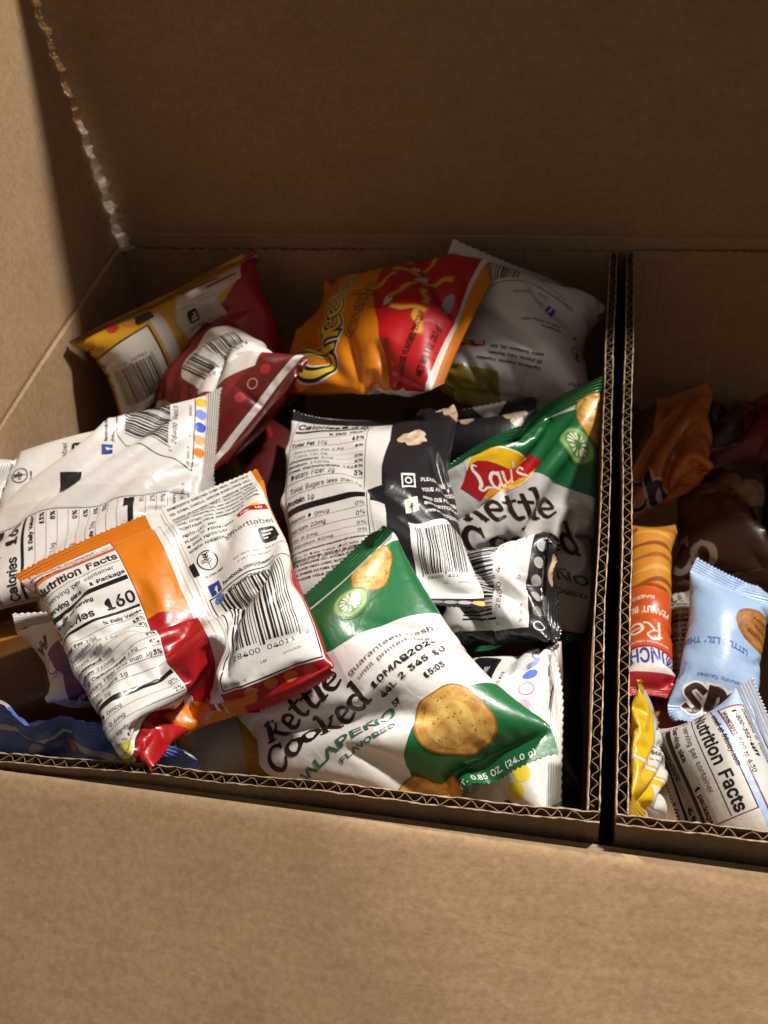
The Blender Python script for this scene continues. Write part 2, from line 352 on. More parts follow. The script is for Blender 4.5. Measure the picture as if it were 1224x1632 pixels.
bag('brown_pack', [(0,0,996,1080,-0.110),(1,0,1078,1085,-0.110),(1,1,1085,1235,-0.130),(0,1,996,1235,-0.130)], box='R', fill=.016)
bag('peanut_pack', [(1,1,994,838,-0.110),(0,1,1077,836,-0.110),(1,0,990,1106,-0.095),(0,0,1075,1108,-0.095)], box='R', fill=.018, seal=.006)
bag('sky_cookie', [(1,1,1112,884,-0.080),(0,1,1230,960,-0.095),(1,0,1075,1150,-0.095),(0,0,1210,1165,-0.100)], box='R', fill=.018, crush=2.5, slack=1.12)
bag('yellow_slim', [(0,0,1019,1090,-.010),(1,0,1050,1152,-.045),(1,1,1052,1318,-.05),(0,1,1000,1304,-.010)], box='R', fill=.007, W=.046, H=.072, crush=.2, slack=1.0)
bag('sky_facts', [(0,0,1200,1074,-.036),(1,0,1330,1330,-.05),(1,1,1090,1440,-.085),(0,1,1052,1190,-.06),(.5,.5,1172,1245,-.03)], box='R', fill=.026)

NB = len(BAGS); KEY = {b['key']: i for i, b in enumerate(BAGS)}
for b in BAGS:
    b['P'] = np.array([at(p[2], p[3], p[4]) for p in b['pins']])
    uv = np.array([(p[0], p[1]) for p in b['pins']])
    cor = {}
    for (u, v), P in zip(uv, b['P']):
        if u in (0, 1) and v in (0, 1): cor[(int(u), int(v))] = P
    c00, c10, c11, c01 = cor[(0, 0)], cor[(1, 0)], cor[(1, 1)], cor[(0, 1)]
    w0 = (np.linalg.norm(c10 - c00) + np.linalg.norm(c11 - c01)) / 2; h0 = (np.linalg.norm(c01 - c00) + np.linalg.norm(c11 - c10)) / 2
    if b['W'] is None: b['W'] = w0 * b['slack'] * 1.06
    if b['H'] is None: b['H'] = h0 * b['slack']
    b['cor'] = (c00, c10, c11, c01); b['wh0'] = (w0, h0)

def cam_space(X):
    q = (X - CAM_LOC.astype(X.dtype)) @ CR.astype(X.dtype)
    d = -q[..., 2]
    return 612 + FPX * q[..., 0] / d, 816 - FPX * q[..., 1] / d, d
f32 = np.float32

def init_state(N, NV):
    X = np.zeros((NB, NV, 2 * N, 3), f32)
    u = np.concatenate([np.arange(N + 1) / N, np.arange(N - 1, 0, -1) / N]); v = np.arange(NV) / (NV - 1)
    U, V = np.meshgrid(u, v)
    side = np.concatenate([[0], np.ones(N - 1), [0], -np.ones(N - 1)])
    for k, b in enumerate(BAGS):
        c00, c10, c11, c01 = b['cor']
        P = c00 * ((1 - U) * (1 - V))[..., None] + c10 * (U * (1 - V))[..., None] + c11 * (U * V)[..., None] + c01 * ((1 - U) * V)[..., None]
        n = -np.cross(c10 - c00 + c11 - c01, c01 - c00 + c11 - c10); n /= np.linalg.norm(n)
        b['n0'] = n
        prof = np.sin(np.pi * np.clip(U, 0, 1)) ** .5 * np.sin(np.pi * V)
        r = np.random.default_rng(100 + k)
        nz = sum(r.standard_normal() * np.sin(2 * np.pi * (a * U * side[None] + c * V) + r.uniform(0, 6)) for a in (1, 2, 3) for c in (1, 2, 3))
        # the pinned points are on the printed face, so the middle of the bag lies below it
        X[k] = P + n * ((side[None] * .35 - .35) * b['fill'] * prof + .0011 * nz * prof * b['crush'])[..., None]
    return X

def solve(X, iters, N, NV, pin_s, coll_every, cell, bend=.12, press=1.0, tail=.3):
    Wn = np.array([b['W'] for b in BAGS], f32); Hn = np.array([b['H'] for b in BAGS], f32)
    du = (Wn / N)[:, None, None]; dv = (Hn / (NV - 1))[:, None, None]; dd = np.sqrt(du ** 2 + dv ** 2)
    V0 = np.array([b['W'] * b['H'] * b['fill'] * .62 for b in BAGS], f32)
    nsl = [max(1, int(round(b['seal'] / b['H'] * (NV - 1)))) for b in BAGS]
    sealmask = np.zeros((NB, NV, 1, 1), f32)
    for k, s in enumerate(nsl): sealmask[k, :s + 1] = 1; sealmask[k, -s - 1:] = 1
    mirror = (-np.arange(2 * N)) % (2 * N)
    pins = []
    for k, b in enumerate(BAGS):
        for (u, v, px, py, z), P in zip(b['pins'], b['P']):
            ray = P - CAM_LOC; ray = ray / np.linalg.norm(ray)
            edge = (u in (0, 1) or v in (0, 1))
            pins.append((k, int(round(v * (NV - 1))), int(round(u * N)), P.astype(f32), ray.astype(f32), b['depthw'] * (1 if edge else .3), edge))
    pk = np.array([p[0] for p in pins]); pj = np.array([p[1] for p in pins]); pi_ = np.array([p[2] for p in pins])
    pP = np.array([p[3] for p in pins]); pr = np.array([p[4] for p in pins]); pw = np.array([p[5] for p in pins], f32)[:, None]; ps_ = np.array([1. if p[6] else .5 for p in pins], f32)[:, None]
    def con(A, B, L, ks=1.0, kc=.85, w=.5):
        d = B - A; l = np.sqrt((d * d).sum(-1)) + 1e-9
        e = (l - L) / l; e = np.where(e > 0, e * ks, e * kc)[..., None] * d * w
        return e
    isR = np.array([b['box'] == 'R' for b in BAGS])
    x0 = np.where(isR, GAP + T_WALL + .0015, XL + .0012).astype(f32)[:, None, None]; x1 = np.where(isR, XR - T_WALL, -T_WALL - .0016).astype(f32)[:, None, None]
    for it in range(iters):
        # pressure
        tu = np.roll(X, -1, 2) - np.roll(X, 1, 2); tv = np.empty_like(X)
        tv[:, 1:-1] = X[:, 2:] - X[:, :-2]; tv[:, 0] = X[:, 1] - X[:, 0]; tv[:, -1] = X[:, -1] - X[:, -2]
        nn = -np.cross(tu, tv) * .25
        c = X.mean((1, 2), keepdims=True)
        vol = ((X - c) * nn).sum((1, 2, 3)) / 3
        k_ = np.clip((V0 - vol) / V0, -.5, 1.0) * press
        ln = np.sqrt((nn ** 2).sum(-1, keepdims=True)) + 1e-12
        X = X + nn / ln * (k_[:, None, None, None] * .0011) * (1 - sealmask)
        for _ in range(2):
            # u edges (red / black), v edges, diagonals
            for s in (0, 1):
                Y = np.roll(X, -s, 2); A = Y[:, :, 0::2]; B = Y[:, :, 1::2]
                e = con(A, B, du); Y[:, :, 0::2] = A + e; Y[:, :, 1::2] = B - e; X = np.roll(Y, s, 2)
            for s in (0, 1):
                m = (NV - s) // 2
                A = X[:, s:s + 2 * m:2]; B = X[:, s + 1:s + 2 * m:2]; e = con(A, B, dv)
                X[:, s:s + 2 * m:2] = A + e; X[:, s + 1:s + 2 * m:2] = B - e
            for sh in (1, -1):
                for s in (0, 1):
                    m = (NV - s) // 2
                    A = X[:, s:s + 2 * m:2]; B = np.roll(X[:, s + 1:s + 2 * m:2], -sh, 2); e = con(A, B, dd, .8, .5)
                    X[:, s:s + 2 * m:2] = A + e; X[:, s + 1:s + 2 * m:2] = np.roll(B - e, sh, 2)
        # bending (only pushes folds open)
        for axis in ('u', 'v'):
            if axis == 'u':
                B = np.roll(X, -2, 2); e = con(X, B, 2 * du, 0, bend, .25); X = X + e - np.roll(e, 2, 2)
            else:
                e = con(X[:, :-2], X[:, 2:], 2 * dv, 0, bend, .25); X[:, :-2] += e; X[:, 2:] -= e
        # sealed ends
        avg = .5 * (X + X[:, :, mirror]); X = X + sealmask * (avg - X)
        sm = .5 * (np.roll(X, 1, 2) + np.roll(X, -1, 2)); sm[:, :, 0] = X[:, :, 0]; sm[:, :, N] = X[:, :, N]
        X = X + sealmask * .25 * (sm - X)
        # pins: true in the picture plane, loose in depth
        d = pP - X[pk, pj, pi_]; dr = (d * pr).sum(-1, keepdims=True) * pr
        mv = pin_s * ps_ * ((d - dr) + pw * dr)
        sp = 1
        for oj in range(-sp, sp + 1):
            for oi in range(-sp, sp + 1):
                jj = np.clip(pj + oj, 0, NV - 1); ii = (pi_ + oi) % (2 * N)
                np.add.at(X, (pk, jj, ii), mv * (1.0 if oj == oi == 0 else .45))
        # box walls
        low = X[..., 2] < .0005
        X[..., 0] = np.where(low, np.clip(X[..., 0], x0, x1), np.maximum(X[..., 0], x0 - .002))
        X[..., 1] = np.where(low, np.clip(X[..., 1], T_WALL + .0012, D_BOX - T_WALL - .0012), np.minimum(X[..., 1], .4305))
        # bag against bag
        if it % coll_every == coll_every - 1:
            px, py, dep = cam_space(X)
            ci = np.clip(((px + 200) / cell).astype(int), 0, int(1700 / cell)); cj = np.clip(((py - 300) / cell).astype(int), 0, int(1300 / cell))
            nc, nr = int(1700 / cell) + 1, int(1300 / cell) + 1
            flat = cj * nc + ci
            fr = np.full((NB, nr * nc), 9., f32); bk = np.full((NB, nr * nc), -9., f32)
            for k in range(NB):
                np.minimum.at(fr[k], flat[k].ravel(), dep[k].ravel()); np.maximum.at(bk[k], flat[k].ravel(), dep[k].ravel())
            eps = .0006
            newd = dep.copy()
            for a in range(NB):
                for b2 in range(a + 1, NB):
                    if BAGS[a]['box'] != BAGS[b2]['box'] or BAGS[a]['key'] == 'yellow_slim' or BAGS[b2]['key'] == 'yellow_slim': continue
                    ov = (bk[b2] > fr[a] - eps) & (fr[a] < 8) & (bk[b2] > -8)
                    if not ov.any(): continue
                    mid = np.where(ov, .5 * (bk[b2] + fr[a]), np.nan)
                    ma = mid[flat[a]]; mb = mid[flat[b2]]
                    t = newd[a]; np.copyto(t, np.where(ma > t - eps, t + .5 * (ma + eps - t), t), where=~np.isnan(ma))
                    t = newd[b2]; np.copyto(t, np.where(mb < t + eps, t + .5 * (mb - eps - t), t), where=~np.isnan(mb))
            dd_ = np.clip(newd - dep, -.004, .004)
            ray = X - CAM_LOC.astype(f32)
            X = X + ray * (dd_ / dep)[..., None]
    return X

def up2(X):
    """double the resolution with cubic interpolation (u wraps round the tube)"""
    a = X; b = (9 * (X + np.roll(X, -1, 2)) - np.roll(X, 1, 2) - np.roll(X, -2, 2)) / 16
    Y = np.empty(X.shape[:2] + (X.shape[2] * 2, 3), X.dtype); Y[:, :, 0::2] = a; Y[:, :, 1::2] = b
    P = np.concatenate([2 * Y[:, :1] - Y[:, 1:2], Y, 2 * Y[:, -1:] - Y[:, -2:-1]], 1)
    m = (9 * (P[:, 1:-2] + P[:, 2:-1]) - P[:, :-3] - P[:, 3:]) / 16
    Z = np.empty((Y.shape[0], Y.shape[1] * 2 - 1, Y.shape[2], 3), X.dtype); Z[:, 0::2] = Y; Z[:, 1::2] = m
    return Z

import time as _time
_t = _time.time()
N0, V0_ = 24, 31
X = init_state(N0, V0_)
X = solve(X, 260, N0, V0_, .30, 4, 24., bend=.08)
X = up2(X); N1, V1 = 48, 61
# handling creases: random flat facets pressed into the slack film before it settles
for k in range(NB):
    r = np.random.default_rng(500 + k); M = 70
    b = BAGS[k]
    c = np.stack([r.uniform(0, 2, M) * b['W'], r.uniform(0, 1, M) * b['H']], 1); g = r.standard_normal((M, 2)) * .16; off = r.uniform(-1, 1, M) * .0007
    uu_ = (np.arange(2 * N1) / N1 * b['W'])[None, :] + 0 * np.arange(V1)[:, None]; vv_ = (np.arange(V1) / (V1 - 1) * b['H'])[:, None] + 0 * uu_
    dx = (uu_[..., None] - c[:, 0] + b['W']) % (2 * b['W']) - b['W']; dy = vv_[..., None] - c[:, 1]
    near = np.argmin(dx ** 2 + dy ** 2, -1)
    h = np.take_along_axis(dx * g[:, 0] + dy * g[:, 1] + off, near[..., None], -1)[..., 0]
    h = np.clip(h, -.0022, .0022) * np.clip(np.minimum(vv_, b['H'] - vv_) / .02, 0, 1) * min(b['crush'], 1.5)
    tu = np.roll(X[k], -1, 1) - np.roll(X[k], 1, 1); tv = np.gradient(X[k], axis=0); nn = -np.cross(tu, tv); nn /= np.linalg.norm(nn, axis=2)[..., None] + 1e-12
    X[k] += (nn * h[..., None]).astype(f32)
X = solve(X, 70, N1, V1, .12, 6, 13., bend=.02)
print('solver', round(_time.time() - _t, 1), 's')
NF, VF = 96, 121
XF = up2(X)                       # (bag, row, column, xyz)

# ------------------------------------------------------------------ printed film materials
MATS = {}
def film(hexc, kind='film'):
    key = (hexc, kind)
    if key in MATS: return MATS[key]
    m = bpy.data.materials.new(kind + '_' + hexc.lstrip('#')); m.use_nodes = True
    nt = m.node_tree; N = nt.nodes; Lk = nt.links; b = N['Principled BSDF']
    c = srgb(hexc)
    b.inputs['Base Color'].default_value = (*c, 1)
    b.inputs['Roughness'].default_value = {'film': .38, 'seal': .30, 'ink': .36, 'food': .42, 'foil': .24}[kind]
    b.inputs['Specular IOR Level'].default_value = .5
    b.inputs['Coat Weight'].default_value = .22; b.inputs['Coat Roughness'].default_value = .16
    if kind == 'foil': b.inputs['Metallic'].default_value = .75
    uv = N.new('ShaderNodeUVMap'); uv.uv_map = 'film'
    # handling creases: faceted ridges plus a finer crinkle, the same on film and print
    v = N.new('ShaderNodeTexVoronoi'); v.feature = 'DISTANCE_TO_EDGE'; v.inputs['Scale'].default_value = 52
    wv = N.new('ShaderNodeTexNoise'); wv.inputs['Scale'].default_value = 38; wv.inputs['Detail'].default_value = 3
    Lk.new(uv.outputs[0], wv.inputs['Vector'])
    mixv = N.new('ShaderNodeMix'); mixv.data_type = 'VECTOR'; mixv.inputs[0].default_value = .028
    Lk.new(uv.outputs[0], mixv.inputs[4]); Lk.new(wv.outputs['Color'], mixv.inputs[5]); Lk.new(mixv.outputs[1], v.inputs['Vector'])
    sm = N.new('ShaderNodeMath'); sm.operation = 'MINIMUM'; sm.inputs[1].default_value = .16; Lk.new(v.outputs['Distance'], sm.inputs[0])
    n2 = N.new('ShaderNodeTexNoise'); n2.inputs['Scale'].default_value = 170; n2.inputs['Detail'].default_value = 5; n2.inputs['Roughness'].default_value = .6
    Lk.new(uv.outputs[0], n2.inputs['Vector'])
    mu = N.new('ShaderNodeMath'); mu.operation = 'MULTIPLY'; mu.inputs[1].default_value = .22; Lk.new(n2.outputs['Fac'], mu.inputs[0])
    ad = N.new('ShaderNodeMath'); ad.operation = 'ADD'; Lk.new(sm.outputs[0], ad.inputs[0]); Lk.new(mu.outputs[0], ad.inputs[1])
    mpd = N.new('ShaderNodeMapping'); mpd.inputs['Scale'].default_value = (260, 34, 1); mpd.inputs['Rotation'].default_value = (0, 0, .25); Lk.new(mixv.outputs[1], mpd.inputs[0])
    n4 = N.new('ShaderNodeTexNoise'); n4.inputs['Scale'].default_value = 1; n4.inputs['Detail'].default_value = 2; Lk.new(mpd.outputs[0], n4.inputs['Vector'])
    m4 = N.new('ShaderNodeMath'); m4.operation = 'MULTIPLY'; m4.inputs[1].default_value = .22; Lk.new(n4.outputs['Fac'], m4.inputs[0])
    a4 = N.new('ShaderNodeMath'); a4.operation = 'ADD'; Lk.new(ad.outputs[0], a4.inputs[0]); Lk.new(m4.outputs[0], a4.inputs[1]); ad = a4
    bp = N.new('ShaderNodeBump'); bp.inputs['Strength'].default_value = .42; bp.inputs['Distance'].default_value = .0013
    Lk.new(ad.outputs[0], bp.inputs['Height'])
    last = bp.outputs[0]
    if kind == 'seal':              # crimp ribs across the sealed end
        sp = N.new('ShaderNodeSeparateXYZ'); Lk.new(uv.outputs[0], sp.inputs[0])
        m1 = N.new('ShaderNodeMath'); m1.operation = 'MULTIPLY'; m1.inputs[1].default_value = 2 * math.pi / .0016; Lk.new(sp.outputs[1], m1.inputs[0])
        m2 = N.new('ShaderNodeMath'); m2.operation = 'SINE'; Lk.new(m1.outputs[0], m2.inputs[0])
        b2 = N.new('ShaderNodeBump'); b2.inputs['Strength'].default_value = .8; b2.inputs['Distance'].default_value = .00022
        Lk.new(m2.outputs[0], b2.inputs['Height']); Lk.new(last, b2.inputs['Normal']); last = b2.outputs[0]
    if kind == 'food':              # printed picture of food: browned, speckled
        n3 = N.new('ShaderNodeTexNoise'); n3.inputs['Scale'].default_value = 150; n3.inputs['Detail'].default_value = 6; Lk.new(uv.outputs[0], n3.inputs['Vector'])
        cr = N.new('ShaderNodeValToRGB'); cr.color_ramp.elements[0].position = .32; cr.color_ramp.elements[1].position = .62
        cr.color_ramp.elements[0].color = (c[0] * .62, c[1] * .42, c[2] * .3, 1); cr.color_ramp.elements[1].color = (*c, 1)
        Lk.new(n3.outputs['Fac'], cr.inputs[0])
        v3 = N.new('ShaderNodeTexNoise'); v3.inputs['Scale'].default_value = 620; v3.inputs['Detail'].default_value = 2; Lk.new(uv.outputs[0], v3.inputs['Vector'])
        lt = N.new('ShaderNodeMath'); lt.operation = 'GREATER_THAN'; lt.inputs[1].default_value = .70; Lk.new(v3.outputs['Fac'], lt.inputs[0])
        mc = N.new('ShaderNodeMix'); mc.data_type = 'RGBA'; Lk.new(lt.outputs[0], mc.inputs[0]); Lk.new(cr.outputs[0], mc.inputs[6]); mc.inputs[7].default_value = (c[0] * .35, c[1] * .32, c[2] * .2, 1)
        Lk.new(mc.outputs[2], b.inputs['Base Color'])
    Lk.new(last, b.inputs['Normal']); Lk.new(last, b.inputs['Coat Normal'])
    MATS[key] = m
    return m

# ------------------------------------------------------------------ lettering outlines
FONT = None
try:
    FONT = bpy.data.fonts.load(os.path.join(bpy.utils.system_resource('DATAFILES'), 'fonts', 'Inter.woff2'))
except Exception:
    FONT = None
_cu = bpy.data.curves.new('type', 'FONT')
if FONT: _cu.font = FONT
_cu.resolution_u = 2; _cu.fill_mode = 'FRONT'
_to = bpy.data.objects.new('type', _cu); col.objects.link(_to)
GL = {}
def _mesh_of(body, bold):
    _cu.body = body; _cu.offset = .022 if bold else 0
    dg = bpy.context.evaluated_depsgraph_get(); dg.update()
    me = _to.evaluated_get(dg).to_mesh()
    n = len(me.vertices)
    if n == 0: _to.evaluated_get(dg).to_mesh_clear(); return np.zeros((0, 3, 2)), 0., 0.
    co = np.empty(n * 3, 'f'); me.vertices.foreach_get('co', co); co = co.reshape(-1, 3)[:, :2].astype(float)
    me.calc_loop_triangles(); t = np.empty(len(me.loop_triangles) * 3, 'i'); me.loop_triangles.foreach_get('vertices', t)
    tri = co[t.reshape(-1, 3)]
    _to.evaluated_get(dg).to_mesh_clear()
    return tri, co[:, 0].min(), co[:, 0].max()
_hw = {}
def glyph(ch, bold):
    k = (ch, bold)
    if k in GL: return GL[k]
    if bold not in _hw:
        _, a, b_ = _mesh_of('||', bold); _, c, d = _mesh_of('|', bold); _hw[bold] = (b_ - a, d - c)
    if ch == ' ': GL[k] = (np.zeros((0, 3, 2)), .28); return GL[k]
    tri, a, b_ = _mesh_of(ch, bold)
    _, a2, b2 = _mesh_of('|' + ch + '|', bold)
    GL[k] = (tri, (b2 - a2) - _hw[bold][0])
    return GL[k]
ALLCH = "ABCDEFGHIJKLMNOPQRSTUVWXYZabcdefghijklmnopqrstuvwxyz0123456789.,:;%*()-@/?'Ñ©&"
for _b in (False, True):
    for _c in ALLCH: glyph(_c, _b)

def catmull(pts, n=7, closed=False):
    P = np.array(pts, float)
    if len(P) < 3: return P
    if closed: Q = np.vstack([P[-2], P, P[1]])
    else: Q = np.vstack([2 * P[0] - P[1], P, 2 * P[-1] - P[-2]])
    out = []
    for i in range(1, len(Q) - 2):
        for t in np.arange(n) / n:
            a, b, c, d = Q[i - 1:i + 3]
            out.append(.5 * (2 * b + (c - a) * t + (2 * a - 5 * b + 4 * c - d) * t * t + (3 * b - a - 3 * c + d) * t ** 3))
    out.append(Q[-2]); return np.array(out)

class Art:
    """flat print of one bag in millimetres: x to the right and y down on the printed face, layers stacked by order"""
    def __init__(s, W, H): s.W = W; s.H = H; s.items = []; s.M = np.eye(3); s.group = 'print'; s.layer = 1; s.warp = None
    def xf(s, x=0, y=0, rot=0, sx=1, sy=None):
        sy = sx if sy is None else sy; c, n = math.cos(math.radians(rot)), math.sin(math.radians(rot))
        s.M = np.array([[c * sx, -n * sy, x], [n * sx, c * sy, y], [0, 0, 1]]); return s
    def g(s, name, layer=None):
        s.group = name
        if layer is not None: s.layer = layer
        return s
    def add(s, tri, mat):
        tri = np.asarray(tri, float).reshape(-1, 3, 2)
        if len(tri) == 0: return
        t = tri @ s.M[:2, :2].T + s.M[:2, 2]
        if s.warp is not None:
            w = s.warp; q = t / np.array([s.W, s.H])
            if 'sheet' in w: q = (t + np.array(w['sheet'][2:])) / np.array(s.bag)
            if 'aff' in w: q = q @ np.array(w['aff'])[:, :2].T + np.array(w['aff'])[:, 2]
            if 'u' in w: q = np.stack([np.interp(q[..., 0], *zip(*w['u'])), q[..., 1]], -1)
            if 'v' in w: q = np.stack([q[..., 0], np.interp(q[..., 1], *zip(*w['v']))], -1)
            t = q * np.array(s.bag)
        s.items.append((s.group, s.layer, mat, t))
    def poly(s, pts, colr, kind='ink'):
        P = [Vector((p[0], p[1], 0)) for p in pts]
        t = tessellate_polygon([P]); A = np.array([(p[0], p[1]) for p in pts], float)
        s.add(A[np.array(t)], film(colr, kind)) if len(t) else None
    def rect(s, x, y, w, h, colr, kind='ink'): s.poly([(x, y), (x + w, y), (x + w, y + h), (x, y + h)], colr, kind)
    def ell(s, x, y, rx, ry, colr, kind='ink', n=26, rough=0, seed=0):
        r = np.random.default_rng(seed); a = np.linspace(0, 2 * np.pi, n, endpoint=False)
        k = 1 + rough * (np.sin(2 * a + r.uniform(0, 6)) + .7 * np.sin(3 * a + r.uniform(0, 6)) + .5 * np.sin(5 * a + r.uniform(0, 6)))
        P = np.stack([x + rx * k * np.cos(a), y + ry * k * np.sin(a)], 1); c = np.array([x, y])
        s.add(np.stack([np.repeat(c[None], n, 0), P, np.roll(P, -1, 0)], 1), film(colr, kind))
    def line(s, pts, w, colr, smooth=False, closed=False, cap=True):
        P = catmull(pts, 6, closed) if smooth else np.array(pts, float)
        W_ = np.full(len(P), w, float) if np.isscalar(w) else np.interp(np.linspace(0, 1, len(P)), np.linspace(0, 1, len(w)), w)
        d = np.gradient(P, axis=0); d /= np.linalg.norm(d, axis=1)[:, None] + 1e-9
        n = np.stack([-d[:, 1], d[:, 0]], 1) * W_[:, None] / 2
        if cap: P = P.copy(); P[0] -= d[0] * W_[0] * .35; P[-1] += d[-1] * W_[-1] * .35
        a, b = P - n, P + n
        q = np.concatenate([np.stack([a[:-1], b[:-1], b[1:]], 1), np.stack([a[:-1], b[1:], a[1:]], 1)])
        s.add(q, film(colr, 'ink'))
    def frame(s, x, y, w, h, t, colr):
        s.rect(x, y, w, t, colr); s.rect(x, y + h - t, w, t, colr); s.rect(x, y + t, t, h - 2 * t, colr); s.rect(x + w - t, y + t, t, h - 2 * t, colr)
    def ring(s, x, y, r, t, colr):
        a = np.linspace(0, 2 * np.pi, 30); P = np.stack([np.cos(a), np.sin(a)], 1); c = np.array([x, y]); o, i = c + P * r, c + P * (r - t)
        s.add(np.concatenate([np.stack([o[:-1], i[:-1], i[1:]], 1), np.stack([o[:-1], i[1:], o[1:]], 1)]), film(colr, 'ink'))
    def width(s, txt, size, bold=False): return sum(glyph(c, bold)[1] for c in txt) * size
    def text(s, txt, x, y, size, colr='#1a1718', bold=False, align='l', fit=None, rot=0):
        w = s.width(txt, size, bold); sx = 1
        if fit: sx = fit / w; w = fit
        x0 = {'l': 0, 'r': -w, 'c': -w / 2}[align]
        c, n = math.cos(math.radians(rot)), math.sin(math.radians(rot)); R_ = np.array([[c, -n], [n, c]])
        out = []
        for ch in txt:
            t, adv = glyph(ch, bold)
            if len(t): out.append((t * np.array([size * sx, -size]) + np.array([x0, 0])) @ R_.T + np.array([x, y]))
            x0 += adv * size * sx
        if out: s.add(np.concatenate(out), film(colr, 'ink'))
    def strokes(s, word, font, x, y, size, w, colr, sx=1.0, wob=0, track=1.0):
        """hand lettering drawn with a broad pen"""
        x0 = x; lay = s.layer
        for i, ch in enumerate(word):
            segs, adv = font[ch]
            yo = y + (wob * math.sin(i * 2.1 + 1) if wob else 0)
            for k, (pts, ww, sm) in enumerate(segs):
                P = [(x0 + p[0] * size * sx, yo - p[1] * size) for p in pts]
                s.layer = lay + .12 * ((k + i) % 5)
                s.line(P, ww * size * w if np.isscalar(ww) else [q * size * w for q in ww], colr, smooth=sm, cap=True)
            x0 += adv * size * sx * track
        s.layer = lay
        return x0

_S, _L = True, False
HAND = {
 'K': ([([(.12, 0), (.12, .8), (.1, 1.5)], .27, _S), ([(.86, 1.42), (.55, 1.05), (.2, .72)], [.12, .2], _S), ([(.32, .84), (.6, .45), (.98, .02)], .25, _S), ([(-.08, .03), (.34, .03)], .11, _L), ([(-.1, 1.48), (.32, 1.48)], .11, _L), ([(.68, 1.46), (1.0, 1.46)], .10, _L), ([(.78, .03), (1.12, .03)], .10, _L)], 1.16),
 'e': ([([(.14, .5), (.5, .54), (.78, .62), (.7, .9), (.42, 1.0), (.12, .74), (.12, .32), (.4, .03), (.86, .2)], [.12, .14, .18, .2, .24, .26, .22, .12], _S)], .96),
 't': ([([(.34, 1.36), (.32, .8), (.32, .3), (.46, .04), (.76, .12)], [.2, .26, .26, .2, .12], _S), ([(.02, .98), (.7, .98)], .13, _L)], .80),
 'l': ([([(.22, 1.62), (.24, .8), (.22, 0)], .26, _S), ([(.0, .03), (.46, .03)], .11, _L), ([(.0, 1.6), (.2, 1.6)], .11, _L)], .56),
 'C': ([([(1.0, 1.14), (.86, 1.42), (.5, 1.5), (.14, 1.1), (.12, .5), (.45, .04), (.82, .08), (1.06, .42)], [.1, .2, .22, .28, .28, .24, .2, .1], _S), ([(1.02, 1.5), (1.02, 1.05)], .1, _L)], 1.18),
 'o': ([([(.46, 1.0), (.12, .74), (.12, .28), (.46, .0), (.82, .28), (.82, .74), (.46, 1.0)], [.16, .26, .26, .16, .26, .26, .16], _S)], .98),
 'k': ([([(.16, 1.62), (.18, .8), (.16, 0)], .25, _S), ([(.84, 1.0), (.55, .75), (.25, .5)], [.1, .18], _S), ([(.38, .62), (.6, .34), (.92, .02)], .22, _S), ([(-.06, .03), (.36, .03)], .11, _L), ([(-.06, 1.6), (.14, 1.6)], .11, _L), ([(.76, .03), (1.06, .03)], .10, _L), ([(.66, 1.0), (.98, 1.0)], .10, _L)], 1.05),
 'd': ([([(.78, .8), (.5, 1.0), (.13, .72), (.13, .26), (.45, .0), (.78, .26)], [.12, .2, .26, .26, .2, .12], _S), ([(.82, 1.62), (.82, .8), (.84, .03)], .25, _S), ([(.84, .03), (1.08, .03)], .11, _L), ([(.62, 1.6), (.8, 1.6)], .11, _L)], 1.12),
 # looser script
 'L': ([([(.55, 1.5), (.35, 1.62), (.2, 1.35), (.32, .9), (.26, .4), (.02, .12), (.2, .0), (.55, .16), (.95, .1)], [.08, .14, .18, .24, .24, .16, .12, .16, .1], _S)], .86),
 'a': ([([(.72, .85), (.45, 1.0), (.12, .68), (.12, .25), (.4, .02), (.72, .35)], .2, _S), ([(.76, .98), (.74, .3), (.9, .04), (1.05, .14)], .2, _S)], 1.0),
 'y': ([([(.08, .98), (.12, .45), (.35, .2), (.7, .4)], .2, _S), ([(.76, 1.0), (.74, .2), (.6, -.4), (.25, -.52), (.1, -.3)], [.2, .2, .2, .16, .1], _S)], .95),
 "'": ([([(.12, 1.5), (.05, 1.2)], .17, _L)], .28),
 's': ([([(.62, .82), (.38, 1.0), (.12, .78), (.38, .52), (.64, .26), (.38, .0), (.06, .16)], .18, _S)], .74),
 'h': ([([(.2, 1.65), (.18, .8), (.16, 0)], .34, _S), ([(.2, .6), (.5, .98), (.8, .7), (.8, .0)], .32, _S)], 1.0),
 'O': ([([(.5, 1.02), (.12, .5), (.5, -.02), (.88, .5), (.5, 1.02)], .3, _S)], 1.0),
 'n': ([([(.16, .98), (.16, 0)], .2, _S), ([(.18, .6), (.45, .98), (.74, .7), (.76, .0)], .2, _S)], .95),
 'r': ([([(.16, .98), (.16, 0)], .2, _S), ([(.18, .6), (.4, .95), (.62, .9)], .18, _S)], .7),
 'u': ([([(.14, .98), (.16, .3), (.42, .02), (.72, .4)], .2, _S), ([(.76, .98), (.76, .0)], .2, _S)], .95),
 'c': ([([(.7, .78), (.42, 1.0), (.12, .66), (.14, .24), (.42, .0), (.72, .2)], .2, _S)], .82),
 'R': ([([(.2, 1.5), (.15, 0)], .2, _S), ([(.05, 1.3), (.5, 1.55), (.8, 1.2), (.5, .85), (.2, .8)], .17, _S), ([(.4, .82), (.7, .2), (1.0, .05)], .18, _S)], 1.0),
 'i': ([([(.16, .98), (.16, 0)], .26, _S), ([(.14, 1.35), (.18, 1.36)], .26, _L)], .4),
}

